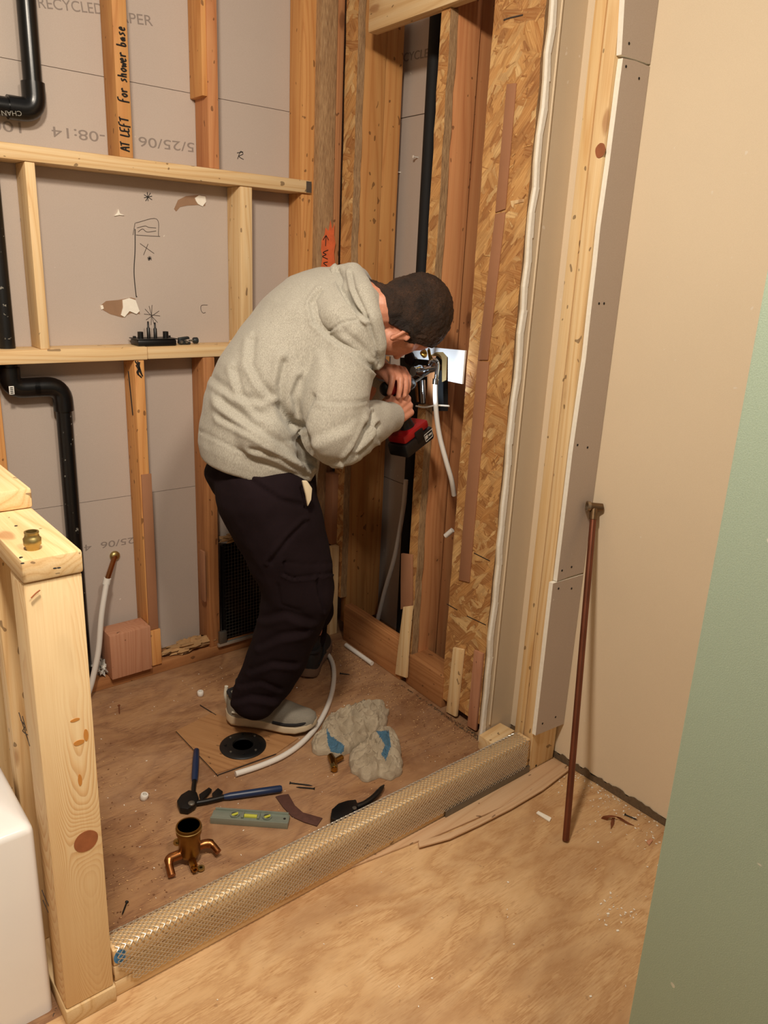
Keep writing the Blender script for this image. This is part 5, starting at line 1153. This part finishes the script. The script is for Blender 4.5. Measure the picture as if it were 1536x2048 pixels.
# --- shoes
SOLE = plain('off white rubber', 'c4b296', .6, var=.12); UPP = plain('pale grey mesh upper', '807a6e', .85, var=.2, sc_=300, bump=.4); UPD = plain('dark shoe lining', '1c191a', .9); LACE = plain('pale laces', 'cbc4b2', .8)
SOLD = plain('brown rubber', '6c5442', .7); UPB = plain('black shoe mesh', '1a1715', .8, var=.3, sc_=300, bump=.4)
def shoe(name, heel, dr, side, L_, z0, upm, solem, lab):
    root = bpy.data.objects.new(name, None); COL.objects.link(root); root.location = heel; root.matrix_world = Matrix.Translation(heel)
    root.parent = MAN; root.matrix_parent_inverse = Matrix.Translation(-V(MAN.location)); root['label'] = lab
    dr = V(dr).normalized(); sd = V(side).normalized()
    def at(t_, s_, z): return V(heel)+dr*(t_*L_)+sd*s_+V((0, 0, z0+z))
    T = [0, .03, .08, .16, .28, .42, .56, .68, .8, .9, .96, 1.0]
    Wd = [.012, .026, .034, .037, .035, .036, .042, .048, .047, .038, .026, .006]
    def ring(k, z, lift=0): return [at(t_, -w_*k, z+lf(t_)*lift) for t_, w_ in zip(T, Wd)]+[at(t_, w_*k, z+lf(t_)*lift) for t_, w_ in zip(T[::-1], Wd[::-1])]
    def lf(t_): return .022*max(0, (t_-.72)/.28)**2+.012*max(0, (.08-t_)/.08)
    th_ = lambda t_: .034-.010*t_
    mb = MB(); rings = []
    for k, zf, li in ((.86, 0, 1), (.98, .12, 1), (1.06, .35, 1), (1.02, .55, 1), (1.06, .78, 1), (1.0, 1.0, .8)):
        rr_ = [at(t_, -w_*k, th_(t_)*zf+lf(t_)*li) for t_, w_ in zip(T, Wd)]+[at(t_, w_*k, th_(t_)*zf+lf(t_)*li) for t_, w_ in zip(T[::-1], Wd[::-1])]
        rings.append(rr_)
    ringloft(mb, rings); finish('sole', mb, solem, root, smooth=True)
    H = [.04, .066, .076, .078, .076, .074, .070, .058, .044, .034, .022, .004]
    mb = MB(); rings = []
    for t_, w_, h_ in zip(T, Wd, H):
        r_ = []
        for j in range(15):
            a = math.pi*j/14; cx_ = -math.cos(a); sy_ = math.sin(a)
            narrow = .62 if .02 < t_ < .5 else .8
            xx = w_*.97*(abs(cx_)**.75)*(1 if cx_ > 0 else -1)*(1-(1-narrow)*sy_**2*.5); r_.append(at(min(t_, .985)+.01, xx, th_(t_)*.9+lf(t_)*.8+h_*sy_**.8))
        rings.append(r_)
    n = 15; vs = [v for r_ in rings for v in r_]; fs = [(i*n+j, (i+1)*n+j, (i+1)*n+j+1, i*n+j+1) for i in range(len(rings)-1) for j in range(n-1)]
    fs += [tuple(range(n)), tuple(range((len(rings)-1)*n, len(rings)*n))[::-1]]+[(i*n, i*n+n-1, (i+1)*n+n-1, (i+1)*n) for i in range(len(rings)-1)]
    mb.add(vs, fs); finish('upper', mb, upm, root, smooth=True)
    finish('collar', MB().tube(smooth_path([at(.02, 0, .102), at(.1, .030, .100), at(.22, .031, .104), at(.34, .016, .112), at(.36, 0, .114), at(.34, -.016, .112), at(.22, -.031, .104), at(.1, -.030, .100), at(.02, 0, .102)], 4), .007, 8), UPD, root, smooth=True)
    finish('ankle_sock', MB().lathe([(.030, 0), (.033, .03), (.034, .09), (.001, .09)], at(.19, 0, .055), Z3+dr*.1, 24), UPD, root, smooth=True)
    finish('tongue', MB().prism([at(.33, -.018, .122), at(.33, .018, .122), at(.56, .020, .100), at(.56, -.020, .100)], (0, 0, -.008)), UPD, root, bevel=.003)
    for k in range(5):
        t_ = .44+k*.05; h_ = .111-k*.008
        finish('lace', MB().tube(smooth_path([at(t_, -.026, h_-.014), at(t_+.01, -.010, h_+.001), at(t_+.015, .010, h_+.001), at(t_+.005, .026, h_-.014)], 4), .0028, 8), LACE, root, smooth=True)
    finish('heel_tab', MB().tube(smooth_path([at(-.005, -.012, .05), at(-.012, 0, .085), at(.0, 0, .118)], 5), .006, 8), solem if upm is UPB else LACE, root, smooth=True)
    for s_ in (1, -1):
        finish('side_stripe', MB().tube(smooth_path([at(.10, s_*.0375, .052), at(.28, s_*.0375, .046), at(.42, s_*.0375, .055), at(.5, s_*.033, .085)], 5), .0042, 8, flat=.5), LACE if upm is UPP else UPD, root, smooth=True)
        finish('toe_overlay', MB().tube(smooth_path([at(.55, s_*.040, .034), at(.7, s_*.0455, .034), at(.85, s_*.040, .038), at(.96, s_*.018, .045)], 5), .005, 8), UPD if upm is UPP else SOLD, root, smooth=True)
    return root
rh = Z(447, 1458)-sside*.040-sdir*.002
shoe('shoe', V((rh.x, rh.y, 0)), sdir, sside, .293, .0115, UPP, SOLE, 'near shoe, pale grey running shoe with thick off-white sole')
dl = V((.72, .69, 0)).normalized(); lh = V((1.385, 2.035, 0))
shoe('shoe', lh, dl, (dl.y, -dl.x, 0), .285, 0.001, UPB, SOLD, 'far shoe, dark with a brown sole, beside the side wall')
# --- the drill
dp0, dp1 = K(772, 778, 1.715), K(835, 764, 1.735); da = (dp1-dp0).normalized()
DR = empty('cordless_drill', K(805, 800, 1.71), 'red and black cordless drill gripped in both hands at the valve', 'drill')
finish('rear_cap', MB().lathe([(.008, -.014), (.017, -.010), (.021, -.003), (.0215, .004), (.001, .004)], dp0, da, 28), BLK, DR, smooth=True)
finish('motor_housing', MB().lathe([(.008, -.004), (.018, -.001), (.0225, .006), (.0225, .042), (.0245, .047), (.0245, .064), (.021, .068), (.001, .068)], dp0, da, 28), RED, DR, smooth=True)
finish('gear_case', MB().lathe([(.0245, .064), (.024, .074), (.020, .080), (.018, .085)], dp0, da, 28), BLK, DR, smooth=True)
ck = dp0+da*.083; finish('chuck', MB().lathe([(.018, 0), (.0195, .004), (.0195, .022), (.016, .03), (.010, .040), (.006, .042), (.001, .042)], ck, da, 28), plain('satin chuck metal', '6c7074', .25, .9), DR, smooth=True)
bt = MB().tube([ck+da*.04, PS(858, 745, -.022)], .0032, 8); finish('drill_bit', bt, STEELD, DR, smooth=True)
g0, g1 = K(797, 785, 1.705), K(815, 856, 1.705); ga = (g1-g0).normalized()
fwd = (da-ga*da.dot(ga)).normalized(); sid = ga.cross(fwd)
elm = MB(); elt(elm, [(g0, fwd*.020, sid*.016), (g0.lerp(g1, .3), fwd*.018, sid*.015), (g0.lerp(g1, .8), fwd*.019, sid*.0155), (g1, fwd*.026, sid*.022)], 20); finish('handle', elm, BLK, DR, smooth=True)
bc_ = g1+ga*.012
def dbox(mb, a0, a1, b0, b1, c0_, c1_):
    f = lambda a, b, c: bc_+fwd*a+sid*b+ga*c
    return mb.hexa([f(a0, b0, c0_), f(a1, b0, c0_), f(a1, b0, c1_), f(a0, b0, c1_)], [f(a0, b1, c0_), f(a1, b1, c0_), f(a1, b1, c1_), f(a0, b1, c1_)])
finish('handle_foot', dbox(MB(), -.058, .058, -.034, .034, -.016, .010), RED, DR, bevel=.007)
bp_ = finish('battery', dbox(MB(), -.064, .066, -.038, .038, .0105, .052), BLK, DR, bevel=.007)
finish('battery_latch', dbox(MB(), -.012, .024, -.0395, .0395, -.006, .034), BLKM, DR, bevel=.004)
nside = -1 if sid.y > 0 else 1
def fpt(a, c, b=.0386): return bc_+fwd*a+sid*(b*nside)+ga*c
LW = plain('battery white print', 'bdb8b0', .5)
mb = MB().tube([fpt(.020, .020), fpt(.062, .018), fpt(.056, .040), fpt(.024, .042), fpt(.020, .020)], .0011, 6); finish('label_outline', mb, LW, bp_)
finish('label_mark', MB().prism([fpt(.024, .025), fpt(.036, .024), fpt(.036, .034), fpt(.025, .035)], sid*nside*.0008), LW, bp_)
finish('label_mark', MB().prism([fpt(.040, .027), fpt(.056, .026), fpt(.054, .031), fpt(.040, .032)], sid*nside*.0008), LW, bp_)
# the drill's own work light
ll = bpy.data.lights.new('drill_light', 'SPOT'); ll.energy = 2.2; ll.color = (.72, .86, 1); ll.spot_size = 1.6; ll.spot_blend = .5; ll.shadow_soft_size = .006
lo = bpy.data.objects.new('drill_light', ll); COL.objects.link(lo); lp = dp0+da*.10-Z3*.04; lo.location = lp
lo.rotation_euler = (PS(888, 738, 0)-lp).to_track_quat('-Z', 'Y').to_euler()

# ================================================================ groups of look-alikes
GR = {'wall_stud': 'studs of the stripped shower walls', 'shim_strip': 'shims and packing strips on the studs', 'curb_board': 'stacked boards of the shower curb', 'screw': 'loose screws on the floor',
      'rag': 'rags on the shower floor', 'plastic_cap': 'white plastic caps on the shower floor', 'framing_rail': 'pale horizontal rails on the back wall', 'half_wall_stud': 'studs of the half wall', 'top_board': 'top boards of the half wall',
      'drain_pipe': 'black drain pipes on the back wall', 'supply_tube': 'white flexible water tubes', 'drywall_strip': 'grey drywall strips on the end stud', 'end_stud': 'paired studs at the end of the curb',
      'strand_board_strip': 'strand board strips on the studs', 'cardboard_strip': 'brown strips on the wide strand board', 'bottom_plate': 'bottom plates of the shower walls', 'wall_anchor': 'plastic anchors in the cavity drywall', 'metal_angle': 'thin grey metal strips', 'torn_paper': 'torn tan paper in the back wall', 'wood_block': 'small wood blocks'}
for o in bpy.data.objects:
    b = o.name.split('.')[0]
    if b in GR and o.parent is None and 'group' not in o: o['group'] = GR[b]
